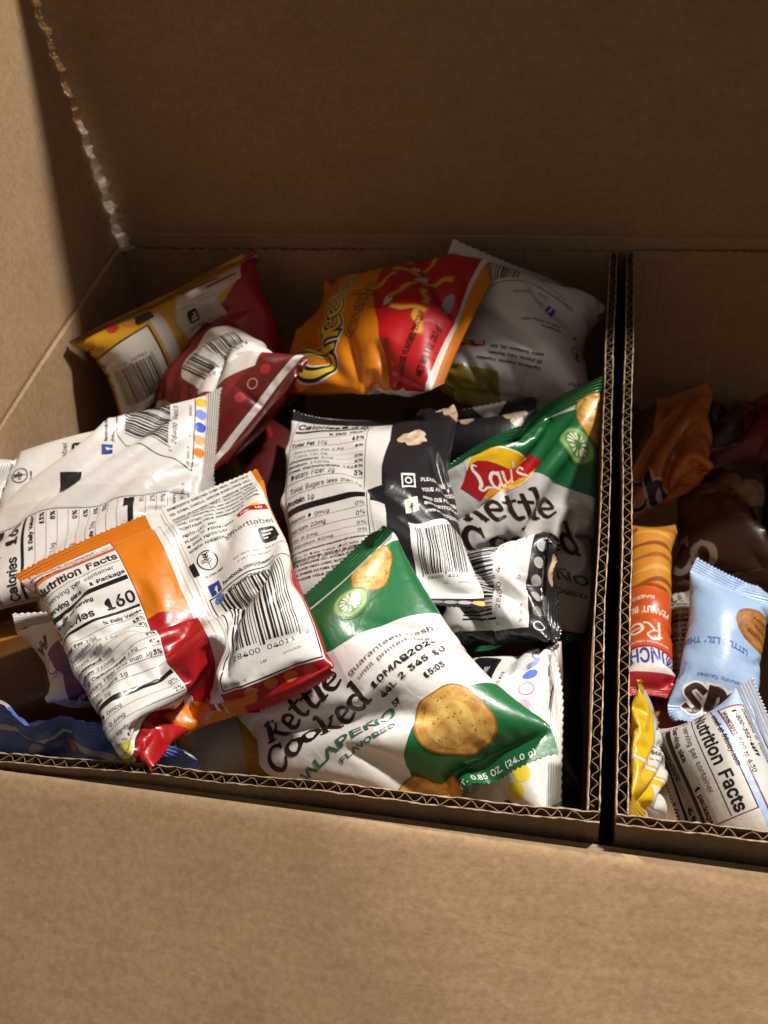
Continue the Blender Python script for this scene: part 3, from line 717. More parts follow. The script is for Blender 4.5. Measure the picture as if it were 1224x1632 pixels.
# ------------------------------------------------------------------ recurring print elements
BLK = '#171415'
def barcode(A, x, y, w, h, digits, seed, small=None, colr=BLK, ds=3.2):
    A.g('barcode'); r = np.random.default_rng(seed); mods = 95; m = w / mods; p = 0
    pat = []
    def guard(): return [1, 1, 1]
    k = 0
    while k < mods:
        bw = int(r.choice([1, 1, 1, 2, 2, 3])); gp = int(r.choice([1, 1, 2, 2, 3]))
        pat.append((k, bw)); k += bw + gp
    for (k, bw) in pat:
        if k + bw > mods: break
        hh = h + (1.6 if (k < 4 or 44 < k < 50 or k > 90) else 0)
        A.rect(x + k * m, y, bw * m, hh, colr)
    a, b, c, d = digits
    if a: A.text(a, x - 3.2, y + h + 2.6, ds * .8, colr)
    A.text(b, x + w * .09, y + h + ds * .95, ds, colr, fit=w * .37); A.text(c, x + w * .54, y + h + ds * .95, ds, colr, fit=w * .37)
    if d: A.text(d, x + w + 1.5, y + h + 2.6, ds * .8, colr)
    if small:
        A.text('LAP', x + w * .42, y + h + ds * 2.05, ds * .52, colr); A.text(small, x + w * .72, y + h + ds * 2.05, ds * .52, colr)

def facts(A, x, y, w, h, cal, rows, vit, serv='1 Package', foot=(), pct=True, k=None):
    """nutrition table"""
    A.g('nutrition_panel'); k = k or h / 100.
    A.frame(x, y, w, h, .35, BLK); A.layer += 1
    yy = y + 7.2 * k
    A.text('Nutrition Facts', x + 1.2, yy, 8.2 * k, bold=True, fit=w - 2.4)
    A.rect(x + 1, yy + 1.6 * k, w - 2, .25, BLK)
    A.text('1 serving per container', x + 1.2, yy + 5.6 * k, 4.3 * k)
    A.text('Serving size', x + 1.2, yy + 10.2 * k, 4.3 * k, bold=True); A.text(serv, x + w - 1.2, yy + 10.2 * k, 4.3 * k, bold=True, align='r')
    A.rect(x + 1, yy + 11.6 * k, w - 2, 2.3 * k, BLK)
    A.text('Amount per serving', x + 1.2, yy + 17.2 * k, 3.2 * k, bold=True)
    A.text('Calories', x + 1.2, yy + 24.4 * k, 7.2 * k, bold=True); A.text(cal, x + w - 1.2, yy + 24.2 * k, 9.6 * k, bold=True, align='r')
    A.rect(x + 1, yy + 26 * k, w - 2, 1.2 * k, BLK)
    A.text('% Daily Value*', x + w - 1.2, yy + 30.6 * k, 3.2 * k, bold=True, align='r')
    yy += 31.4 * k; st = 4.25 * k
    for (ind, bld, rest, pc) in rows:
        A.rect(x + 1, yy, w - 2, .16, BLK)
        xx = x + 1.2 + ind * 2.2
        A.text(bld, xx, yy + st * .82, 3.5 * k, bold=True) if bld else None
        A.text(rest, xx + (A.width(bld + ' ', 3.5 * k, True) if bld else 0), yy + st * .82, 3.5 * k)
        if pc: A.text(pc, x + w - 1.2, yy + st * .82, 3.5 * k, bold=True, align='r')
        yy += st
    A.rect(x + 1, yy + .3 * k, w - 2, 2.2 * k, BLK); yy += 2.8 * k
    for (t, pc) in vit:
        A.text(t, x + 1.2, yy + st * .85, 3.4 * k); A.text(pc, x + w - 1.2, yy + st * .85, 3.4 * k, align='r')
        yy += st * 1.02; A.rect(x + 1, yy, w - 2, .16, BLK)
    yy += .3 * k
    for t in foot:
        A.text(t, x + 1.2, yy + 3.2 * k, 2.75 * k); yy += 3.35 * k
    A.layer -= 1

def para(A, x, y, w, size, lines, colr=BLK, bold=True, lead=1.22):
    for i, t in enumerate(lines):
        A.text(t, x, y + i * size * lead, size, colr, bold, fit=min(w, A.width(t, size, bold) * 1.05) if w else None)

def gf_mark(A, x, y, r):
    A.g('gluten_mark'); A.ring(x, y, r, r * .12, BLK); A.text('G', x - r * .62, y + r * .18, r * .62, bold=True); A.text('F', x + r * .30, y + r * .10, r * .62, bold=True)
    A.line([(x, y + r * .75), (x, y - r * .7)], r * .10, BLK)
    for k in range(4):
        for sgn in (-1, 1): A.line([(x, y + r * (.35 - .28 * k)), (x + sgn * r * .24, y + r * (.12 - .28 * k))], r * .13, BLK)

def smart(A, x, y, w):
    A.g('scan_mark'); A.text('smartlabel', x, y, w * .23, BLK, fit=w)
    bx, by, s = x + w * .62, y + w * .10, w * .34
    A.poly([(bx, by + s * .12), (bx + s * .12, by), (bx + s * .88, by), (bx + s, by + s * .12), (bx + s, by + s * .72), (bx + s * .75, by + s), (bx + s * .12, by + s), (bx, by + s * .88)], BLK)
    A.layer += 1
    for k, ww in enumerate((.62, .46, .24)): A.rect(bx + s * .18, by + s * (.2 + .22 * k), s * ww, s * .11, '#ece9e6')
    A.layer -= 1
    A.text('food information', x + w * .62, y + w * .56, w * .075); A.text('Scan here for more', x, y + w * .56, w * .075)
    A.text('or call 1-800-352-4477', x + w * .05, y + w * .66, w * .075)

def maker_mark(A, x, y, w, colr='#c1121c'):
    A.g('maker_mark'); A.ell(x + w * .62, y - w * .1, w * .22, w * .16, '#f0c020'); A.layer += 1
    A.line([(x, y + w * .02), (x + w * .3, y - w * .04), (x + w * .7, y + w * .05), (x + w, y)], w * .27, colr, smooth=True); A.layer += 1
    A.text('Frito', x + w * .02, y + w * .08, w * .24, '#f4efe8', True); A.text('Lay', x + w * .60, y + w * .09, w * .24, '#f4efe8', True); A.layer -= 2

def fb(A, x, y, s):
    A.g('social_mark'); A.rect(x, y, s, s, '#26408f'); A.layer += 1
    A.text('f', x + s * .42, y + s * .98, s * 1.15, '#f2f2f2', True); A.layer -= 1

def dots(A, pts, r, cols, outline=()):
    A.g('colour_dots')
    for i, ((x, y), c) in enumerate(zip(pts, cols)):
        if i in outline: A.ring(x, y, r, r * .18, c)
        else: A.ell(x, y, r, r, c)

def chip(A, x, y, rx, ry, rot, seed):
    A.g('crisp_picture'); M0 = A.M; A.M = M0 @ np.array([[math.cos(rot), -math.sin(rot), x], [math.sin(rot), math.cos(rot), y], [0, 0, 1]])
    r = np.random.default_rng(seed)
    A.ell(0, 0, rx, ry, '#a8742a', 'food', 48, .075, seed); A.layer += 1
    A.ell(0, 0, rx * .95, ry * .95, '#d9ab52', 'food', 48, .075, seed); A.layer += 1
    A.ell(-rx * .1, -ry * .12, rx * .62, ry * .66, '#e8c46c', 'food', 30, .09, seed + 1); A.layer += 1
    for k in range(26):
        a, q = r.uniform(0, 6.28), math.sqrt(r.uniform(0, .75)); A.ell(q * rx * math.cos(a), q * ry * math.sin(a), r.uniform(.25, .55), r.uniform(.2, .4), r.choice(['#7a5a1c', '#5e6a24', '#8a5a20']), 'ink', 7)
    A.layer -= 3; A.M = M0

def jalapeno(A, x, y, r, seed):
    A.g('pepper_picture'); A.ell(x, y, r, r * 1.05, '#3f7a34', 'ink', 24, .03, seed); A.layer += 1
    A.ell(x, y, r * .86, r * .9, '#8fb86a', 'ink', 24, .03, seed); A.layer += 1
    A.ell(x, y, r * .62, r * .64, '#5d8f4c', 'ink', 20, .05, seed); A.layer += 1
    q = np.random.default_rng(seed)
    for k in range(13):
        a = k * 2 * math.pi / 13 + q.uniform(-.12, .12); r0, r1 = r * q.uniform(.24, .32), r * q.uniform(.46, .56)
        A.line([(x + r0 * math.cos(a), y + r0 * math.sin(a)), (x + r1 * math.cos(a), y + r1 * math.sin(a))], [r * .07, r * .15], '#e2e5c4')
    A.layer -= 3

def kettle_art(A, W, H, date=True, dx=0., jal=(.72, .15), tch=(.86, .06)):
    G = '#1c6a3a'
    A.g('green_panel', 1); A.poly([(0 * W, -.0 * H), (W, 0), (W, .322 * H), (.88 * W, .302 * H), (.72 * W, .288 * H), (.57 * W, .265 * H), (.40 * W, .20 * H), (.25 * W, .10 * H), (0, .07 * H)], G)
    A.poly([(W, 0), (1.25 * W, 0), (1.25 * W, .35 * H), (W, .322 * H)], G)
    A.poly([(0, .98 * H), (.2 * W, .93 * H), (.46 * W, .80 * H), (.55 * W, .69 * H), (.66 * W, .615 * H), (.8 * W, .62 * H), (W, .668 * H), (1.2 * W, .70 * H), (1.2 * W, H), (0, H)], G)
    A.layer = 2; chip(A, tch[0] * W, tch[1] * H, 12, 15, .5, 5)
    A.layer = 4; jalapeno(A, jal[0] * W, jal[1] * H, 9.6, 3)
    A.g('sun_logo', 3); lx, ly = (.36 + dx * .3) * W, .185 * H
    A.ell(lx, ly, 19.5, 16.5, '#f6ead0'); A.layer = 4; A.ell(lx, ly, 18.6, 15.6, '#f2c21b'); A.layer = 4.5
    A.ell(lx - 2, ly + 5.5, 14, 8, '#f0a312'); A.layer = 5
    A.line([(lx - 20, ly + 5), (lx - 10, ly - 3), (lx + 4, ly + 1), (lx + 20, ly - 6)], [9, 12.5, 12, 8], '#b3151c', smooth=True); A.layer = 6
    A.M = A.M @ np.array([[1, -.0, 0], [-.12, 1, .12 * lx], [0, 0, 1]])
    A.strokes("Lay's", HAND, lx - 17, ly + 3.6, 7.6, 1.0, '#f7f3ea', sx=1.02); A.M = np.eye(3)
    A.g('brand_lettering', 3); x0 = (.11 + dx) * W
    A.strokes('Kettle', HAND, x0 + 4, .375 * H, .0535 * H, 1.15, '#2a1512', sx=1.12, wob=.5)
    A.strokes('Cooked', HAND, x0 - 1, .482 * H, .0545 * H, 1.15, '#2a1512', sx=1.10, wob=.5)
    A.g('flavour_lettering'); A.text('JALAPEÑO', x0 + 3, .565 * H, 8.4, '#2f6a55', True, fit=.47 * W); A.text('FLAVORED', x0 + .22 * W, .603 * H, 4.6, '#3c6a58', True, fit=.25 * W)
    if date: A.g('date_print'); A.text('guaranteed fresh', .56 * W, .375 * H, 5.0, '#3a3335', fit=.38 * W); A.text('until printed date.', .58 * W, .405 * H, 4.1, '#3a3335', fit=.34 * W)
    if date: A.text('10MAR2026', .60 * W, .462 * H, 5.8, BLK, True, fit=.30 * W); A.text('44L 2 345 10', .60 * W, .502 * H, 5.4, BLK, True, fit=.30 * W); A.text('57', .61 * W, .548 * H, 5.4, BLK, True); A.text('15:03', .77 * W, .548 * H, 5.4, BLK, True)
    if not date: return
    A.layer = 4; chip(A, .76 * W, .70 * H, 14.5, 19.5, -.35, 11); chip(A, .47 * W, .865 * H, 21, 13, .2, 17)
    A.g('weight_lettering'); A.text('NET WT. 0.85 OZ. (24.0 g)', .52 * W, .928 * H, 5.6, '#e9eee4', True, fit=.44 * W)

# how the print of a bag sits on its film (registration drifts from bag to bag)
WARP = {'puff_front': {'sheet': (128, 166, 0, -4)}, 'kettle': {'aff': [[1.009, -.0211, -.0275], [-.0063, .9573, .102]]},
        'kettle_right': {'aff': [[1.1733, .5283, -.0891], [.1722, 1.2804, -.0831]]},
        'popcorn': {'v': [(-.3, -.4), (0, 0), (.17, .29), (.33, .42), (.36, .485), (.43, .60), (.505, .695), (.53, .715), (.765, .885), (.875, .965), (.918, .982), (1, 1.02)]}}
ARTS = {}
def art(key):
    def deco(fn): ARTS[key] = fn; return fn
    return deco
ROWS = [(0, 'Total Fat', '10g', '13%'), (1, '', 'Saturated Fat 1.5g', '8%'), (1, '', 'Trans Fat 0g', ''), (0, 'Cholesterol', '0mg', '0%'), (0, 'Sodium', '210mg', '9%'), (0, 'Total Carbohydrate', '15g', '5%'), (1, '', 'Dietary Fiber less than 1g', '3%'), (1, '', 'Total Sugars 1g', ''), (0, 'Protein', '2g', '')]
FOOT = ('Not a significant source of added sugars.', '* The % Daily Value (DV) tells you how much', 'in a serving of food contributes to a daily', 'diet. 2,000 calories a day is used for')

@art('cheese_back')
def _(A, W, H):
    A.g('red_panel', 1); A.poly([(-.3 * W, .46 * H), (.05 * W, .48 * H), (.4 * W, .46 * H), (.7 * W, .5 * H), (1.3 * W, .46 * H), (1.3 * W, H), (-.3 * W, H)], '#ab1218')
    A.g('white_panel', 2); A.rect(.59 * W, 0, .385 * W, .90 * H, '#e9e6e2'); A.rect(.52 * W, 0, .068 * W, .96 * H, '#e6e3df')
    A.rect(.40 * W, .93 * H, .24 * W, .07 * H, '#d97a18')
    A.g('nutrition_panel', 2); A.rect(.015 * W, .155 * H, .345 * W, .745 * H, '#e9e6e2'); A.g('contact_panel'); A.rect(.0 * W, .05 * H, .36 * W, .088 * H, '#e9e6e2')
    A.layer = 3; A.frame(.0 * W, .05 * H, .36 * W, .088 * H, .5, '#c0202a')
    para(A, .03 * W, .074 * H, .32 * W, 3.8, ['Questions or Comments?', '1-800-352-4477', 'Weekdays 9am to 4:30pm CT', 'email at fritolay.com'], '#8f1a20', True, lead=.95)
    facts(A, .015 * W, .155 * H, .345 * W, .745 * H, '160', ROWS, [('Vit. D 0mcg', '0%'), ('Iron 0.6mg', '2%')], foot=FOOT, k=1.16)
    A.g('ingredients_text', 3); x = .605 * W
    para(A, x, 3.5, .35 * W, 3.0, ['INGREDIENTS: ENRICHED CORN MEAL, VEGETABLE', 'OIL (CORN, CANOLA, AND/OR SUNFLOWER OIL),', 'CHEESE SEASONING (WHEY, CHEDDAR CHEESE', 'CHEESE CULTURES, SALT, ENZYMES), SALT,', 'MALTODEXTRIN, NATURAL AND ARTIFICIAL FLAVORS', 'PROTEIN CONCENTRATE, MONOSODIUM GLUTAMATE', 'ACID, CITRIC ACID, AND ARTIFICIAL COLOR).'], bold=True)
    para(A, x, 29, .3 * W, 3.1, ['CONTAINS MILK INGREDIENTS.'], bold=True)
    para(A, x, 33.5, .21 * W, 3.1, ['FRITO-LAY, INC.', 'PLANO, TX 75024-4099', '© 2006 FRITO-LAY', 'NORTH AMERICA, INC.'], bold=True)
    gf_mark(A, .655 * W, 53.5, 5.4); A.text('GLUTEN FREE', .62 * W, 62, 2.2, bold=True)
    maker_mark(A, .845 * W, 35, 14); smart(A, .75 * W, 47, 28)
    fb(A, .615 * W, 66, 6.4); A.text('facebook.com/cheetos', .675 * W, 71, 3.9, bold=True); A.ell(.64 * W, 76, 3.0, 2.4, '#5b88c8'); A.text('@ChesterCheetah', .68 * W, 76.6, 3.6, bold=True)
    A.g('barcode', 3); A.frame(.60 * W, .465 * H, .37 * W, .43 * H, .6, BLK)
    barcode(A, .635 * W, .485 * H, .285 * W, .305 * H, ('', '28400', '04011', '2'), 4, '30062525', ds=4.6); A.text('SL-CHSS-7E', .61 * W, .885 * H, 2.4)
    dots(A, [(.03 * W, .90 * H), (.075 * W, .875 * H)], 3.1, ['#e8d21c', '#d9cf58']); dots(A, [((.69 + .075 * i) * W, .925 * H) for i in range(4)], 3.4, ['#c98a58', '#c77a42', '#c8702c', '#b95a20'])
    dots(A, [(.415 * W, .93 * H)], 3.0, ['#d9d2cc'])
    A.g('seam_strip', 5.5); A.rect(.548 * W, .06 * H, .010 * W, .9 * H, '#f0eeea'); A.rect(.575 * W, .02 * H, .006 * W, .96 * H, '#cfcac4')
    A.g('print_mark', 4); A.rect(.575 * W, .33 * H, .03 * W, .05 * H, BLK)

@art('white_corn')
def _(A, W, H):
    A.g('seam_band', 1); A.rect(.405 * W, 0, .095 * W, H, '#d8d5d0')
    A.layer = 2; facts(A, .0 * W, .01 * H, .40 * W, .88 * H, '160', ROWS[:2] + [(1, '', 'Trans Fat 0g', '')] + [(0, 'Cholesterol', '0mg', '0%'), (0, 'Sodium', '140mg', '6%'), (0, 'Total Carbohydrate', '16g', '6%'), (1, '', 'Dietary Fiber 1g', '5%'), (1, '', 'Total Sugars 0g', ''), (0, 'Protein', '2g', '')], [('Vit. D 0mcg', '0%'), ('Calcium 30mg', '2%'), ('Iron 0.3mg', '0%')], foot=FOOT[:2], k=1.36)
    A.g('print_mark', 2); A.rect(.52 * W, .40 * H, .10 * W, .075 * H, '#1c1a1b'); A.g('fold_mark'); A.rect(.34 * W, .66 * H, .05 * W, .03 * H, BLK)
    gf_mark(A, .765 * W, .165 * H, 4.8); A.text('GLUTEN FREE', .71 * W, .21 * H, 2.0, bold=True); smart(A, .72 * W, .335 * H, 26)
    fb(A, .70 * W, .545 * H, 6.2); para(A, .76 * W, .565 * H, .16 * W, 3.4, ['facebook.com', '/fritos'], bold=True)
    A.g('ingredients_text'); para(A, .74 * W, .07 * H, .3 * W, 2.8, ['NO PRESERVATIVES', 'CORN, CORN OIL, SALT.', 'PLANO, TX 75024-4099'], bold=True)
    A.g('barcode'); A.M = np.array([[1, -.62, .62 * .87 * H], [0, 1, 0], [0, 0, 1]])
    A.line([(.56 * W, .895 * H), (.56 * W, .635 * H), (.60 * W, .60 * H), (.94 * W, .60 * H)], .6, BLK); A.line([(.56 * W, .895 * H), (.98 * W, .895 * H)], .6, BLK)
    barcode(A, .625 * W, .63 * H, .30 * W, .17 * H, ('0', '28400', '04003', ''), 9, ds=5.0); A.text('SL-FRSS-7E', .575 * W, .882 * H, 3.0); A.text('LAP', .74 * W, .882 * H, 3.0); A.text('30062817', .85 * W, .882 * H, 3.0); A.M = np.eye(3)
    dots(A, [((.645 + .075 * i) * W, .918 * H) for i in range(5)], 3.7, ['#e07d1c', '#ecae7c', '#2344c8', '#7d8fdc', '#eec02c'])

@art('maroon')
def _(A, W, H):
    A.g('cream_panel', 1); A.poly([(-.2 * W, .05 * H), (.12 * W, .05 * H), (.16 * W, .30 * H), (.06 * W, .52 * H), (-.2 * W, .55 * H)], '#dcd0bd')
    A.g('barcode', 2); A.poly([(.36 * W, .34 * H), (.42 * W, .28 * H), (.80 * W, .19 * H), (.90 * W, .22 * H), (1.02 * W, .56 * H), (.98 * W, .68 * H), (.74 * W, .78 * H), (.50 * W, .68 * H), (.33 * W, .58 * H)], '#e8e3dc'); A.layer = 3
    A.M = np.array([[1, 0, 0], [.16, 1, -.16 * .4 * W], [0, 0, 1]])
    barcode(A, .42 * W, .28 * H, .44 * W, .24 * H, ('0', '28400', '09089', '6'), 15, '30061320', ds=4.8); A.M = np.eye(3)
    dots(A, [(.50 * W, .825 * H), (.63 * W, .83 * H), (.76 * W, .835 * H)], 3.6, ['#a8353a', '#d8a08a', '#a8302c'], outline=(1,))
    A.g('white_band', 2); A.rect(-.1 * W, .895 * H, 1.2 * W, .028 * H, '#ded8d2')
    A.g('dark_panel', 1); A.rect(-.3 * W, .765 * H, 1.6 * W, .24 * H, '#6b1f1c')

@art('yellow_red')
def _(A, W, H):
    A.g('red_panel', 1); A.poly([(-.6 * W, -.0 * H), (.56 * W, 0), (.54 * W, .50 * H), (.40 * W, .60 * H), (.14 * W, .80 * H), (.06 * W, H), (-.6 * W, H)], '#9c2026')
    A.g('white_panel', 2); A.poly([(.10 * W, .89 * H), (.46 * W, .85 * H), (.54 * W, .70 * H), (.52 * W, .58 * H), (.28 * W, .62 * H), (.30 * W, .73 * H), (.15 * W, .78 * H)], '#cfc6ba'); A.rect(.58 * W, 0, .06 * W, .80 * H, '#cfc8bc')
    A.g('dark_panel', 3); A.rect(.24 * W, .835 * H, .2 * W, .03 * H, '#4a3a34'); A.line([(.16 * W, .82 * H), (.32 * W, .80 * H)], 2.2, '#a84038')
    A.layer = 3; smart(A, .30 * W, .63 * H, 27)
    A.g('barcode', 3); A.poly([(.655 * W, .33 * H), (.975 * W, .35 * H), (.965 * W, .74 * H), (.655 * W, .76 * H)], '#2b2422'); A.layer = 4; A.poly([(.665 * W, .34 * H), (.965 * W, .36 * H), (.955 * W, .73 * H), (.665 * W, .75 * H)], '#d6cfc4'); A.layer = 5
    barcode(A, .70 * W, .41 * H, .22 * W, .21 * H, ('0', '28400', '09113', ''), 23, ds=3.4)
    dots(A, [(.80 * W, .84 * H), (.72 * W, .83 * H)], 4.0, ['#c03a2a', '#d88a3a']); A.g('small_mark', 3); A.rect(.61 * W, .78 * H, .09 * W, .07 * H, '#2e2926')
    A.g('white_band', 2); A.rect(-.1 * W, .905 * H, 1.2 * W, .022 * H, '#d8cfc0')

@art('puff_front')
def _(A, W, H):
    A.g('white_panel', 1); A.rect(-.55 * W, 0, .52 * W, H, '#dedad5')
    A.g('red_panel', 1); A.poly([(-.03 * W, .63 * H), (.2 * W, .61 * H), (.34 * W, .57 * H), (.6 * W, .46 * H), (.8 * W, .42 * H), (1.0 * W, .40 * H), (1.4 * W, .36 * H), (1.4 * W, H), (-.03 * W, H)], '#b4141a')
    A.g('brand_lettering', 2); M0 = A.M
    for layer, wd, c in ((2, 2.1, '#ece8e0'), (3, 1.62, '#171314'), (4, .82, '#e6c93e')):
        A.layer = layer
        xx = A.strokes('C', HAND, .08 * W, .35 * H, 19, wd * 1.25, c); xx = A.strokes('h', HAND, .25 * W, .335 * H, 17, wd, c)
        xx = A.strokes('e', HAND, xx - 1, .33 * H, 16, wd * 1.15, c); xx = A.strokes('e', HAND, xx - .5, .325 * H, 15, wd * 1.1, c); xx = A.strokes('t', HAND, xx - .5, .32 * H, 14, wd, c); xx = A.strokes('os', HAND, xx - .5, .31 * H, 12, wd, c)
    A.g('flavour_lettering', 2); A.strokes('Crunchy', HAND, .33 * W, .455 * H, 8.2, 1.5, '#4a1c0c', sx=.9); A.layer = 3; A.strokes('Crunchy', HAND, .33 * W, .455 * H, 8.2, .8, '#c98a4a', sx=.9)
    A.g('puff_picture', 3); r = np.random.default_rng(8)
    for (px_, py_, a, L_) in ((.46, .66, .5, 22), (.38, .72, .9, 20), (.62, .60, 1.2, 20), (.72, .72, .4, 20), (.80, .55, 1.6, 22), (.90, .66, 1.2, 20), (.58, .70, 1.9, 15), (.7, .48, .2, 18), (.95, .5, .8, 18)):
        q = np.array([px_ * W, py_ * H]); d = np.array([math.cos(a * 3.1), math.sin(a * 3.1)]) * L_ / 2; n = np.array([-d[1], d[0]]) * .12
        A.layer = 3; A.line([q - d, q - d * .3 + n, q + d * .4 - n, q + d], [4.5, 6.5, 5.2, 6.2], '#b9621a', smooth=True); A.layer = 4; A.line([q - d * .95 + n * .3, q - d * .3 + n * 1.3, q + d * .4 - n * .6, q + d * .95 + n * .2], [2.6, 4.2, 3.2, 4.0], '#e39a3a', smooth=True)
    for (px_, py_, rx, ry, c) in ((.52, .56, 6, 3.2, '#c9c4c0'), (.74, .64, 5, 4, '#bdb8b6'), (.60, .80, 6.5, 4.2, '#9a9698'), (.84, .58, 4, 3, '#c4bfbc')):
        A.layer = 2; A.ell(px_ * W, py_ * H, rx, ry, c, 'ink', 22, .12, int(px_ * 100))
    A.g('weight_lettering', 4); A.text('CHEESE FLAVORED SNACKS', .05 * W, .735 * H, 7.6, '#2a0d0e', True, fit=.36 * W); A.text('NET WT. 1 OZ. (28.3 g)', .06 * W, .815 * H, 8.6, '#2a0d0e', True, fit=.34 * W)
    A.g('white_band', 2); A.g('orange_band', 1.5); A.rect(-.05 * W, .868 * H, 1.3 * W, .14 * H, '#e08312'); A.g('white_band', 2); A.poly([(-.05 * W, .838 * H), (.2 * W, .842 * H), (.5 * W, .852 * H), (.8 * W, .848 * H), (1.05 * W, .846 * H), (1.05 * W, .868 * H), (-.05 * W, .868 * H)], '#dcd7d0')
    maker_mark(A, -.20 * W, .22 * H, 13); A.g('small_text', 2); para(A, -.40 * W, .12 * H, 0, 3.0, ['CONTAINS MILK', 'INGREDIENTS'], bold=True); gf_mark(A, -.17 * W, .40 * H, 4.8); smart(A, -.36 * W, .58 * H, 22)

@art('grey_back')
def _(A, W, H):
    A.g('gold_panel', 1); A.poly([(.56 * W, -.0 * H), (1.15 * W, 0), (1.15 * W, .22 * H), (.9 * W, .21 * H), (.62 * W, .20 * H)], '#8f7a26'); A.poly([(.93 * W, .2 * H), (1.2 * W, .2 * H), (1.2 * W, .7 * H), (1.0 * W, .55 * H)], '#9a7d2c')
    barcode(A, .56 * W, .70 * H, .34 * W, .17 * H, ('0', '28400', '04361', '8'), 31, ds=3.6)
    A.g('barcode', 2); A.line([(.22 * W, .68 * H), (.95 * W, .68 * H)], .6, BLK); A.line([(.93 * W, .68 * H), (.95 * W, .92 * H)], .6, BLK)
    fb(A, .30 * W, .585 * H, 6); A.text('facebook.com/lays', .37 * W, .62 * H, 4.0); A.text('@lays', .37 * W, .655 * H, 3.6)
    A.g('ingredients_text', 2); para(A, .30 * W, .45 * H, .5 * W, 3.0, ['Distributed by', 'PLANO, TX 75024-4099'], bold=True); maker_mark(A, .72 * W, .32 * H, 15, '#a81c28')
    para(A, .40 * W, .255 * H, .45 * W, 3.6, ['Ingredients: Potatoes, Vegetable', 'Oil (Canola, Corn, Soybean,', 'and/or Sunflower Oil), Salt.']); gf_mark(A, .20 * W, .36 * H, 5)
    A.g('print_mark'); A.poly([(.10 * W, .52 * H), (.15 * W, .52 * H), (.13 * W, .60 * H)], '#1c1a22'); para(A, .12 * W, .16 * H, .3 * W, 3.6, ['NUTRITION', 'AMOUNT', 'TOTAL FAT'], bold=True)

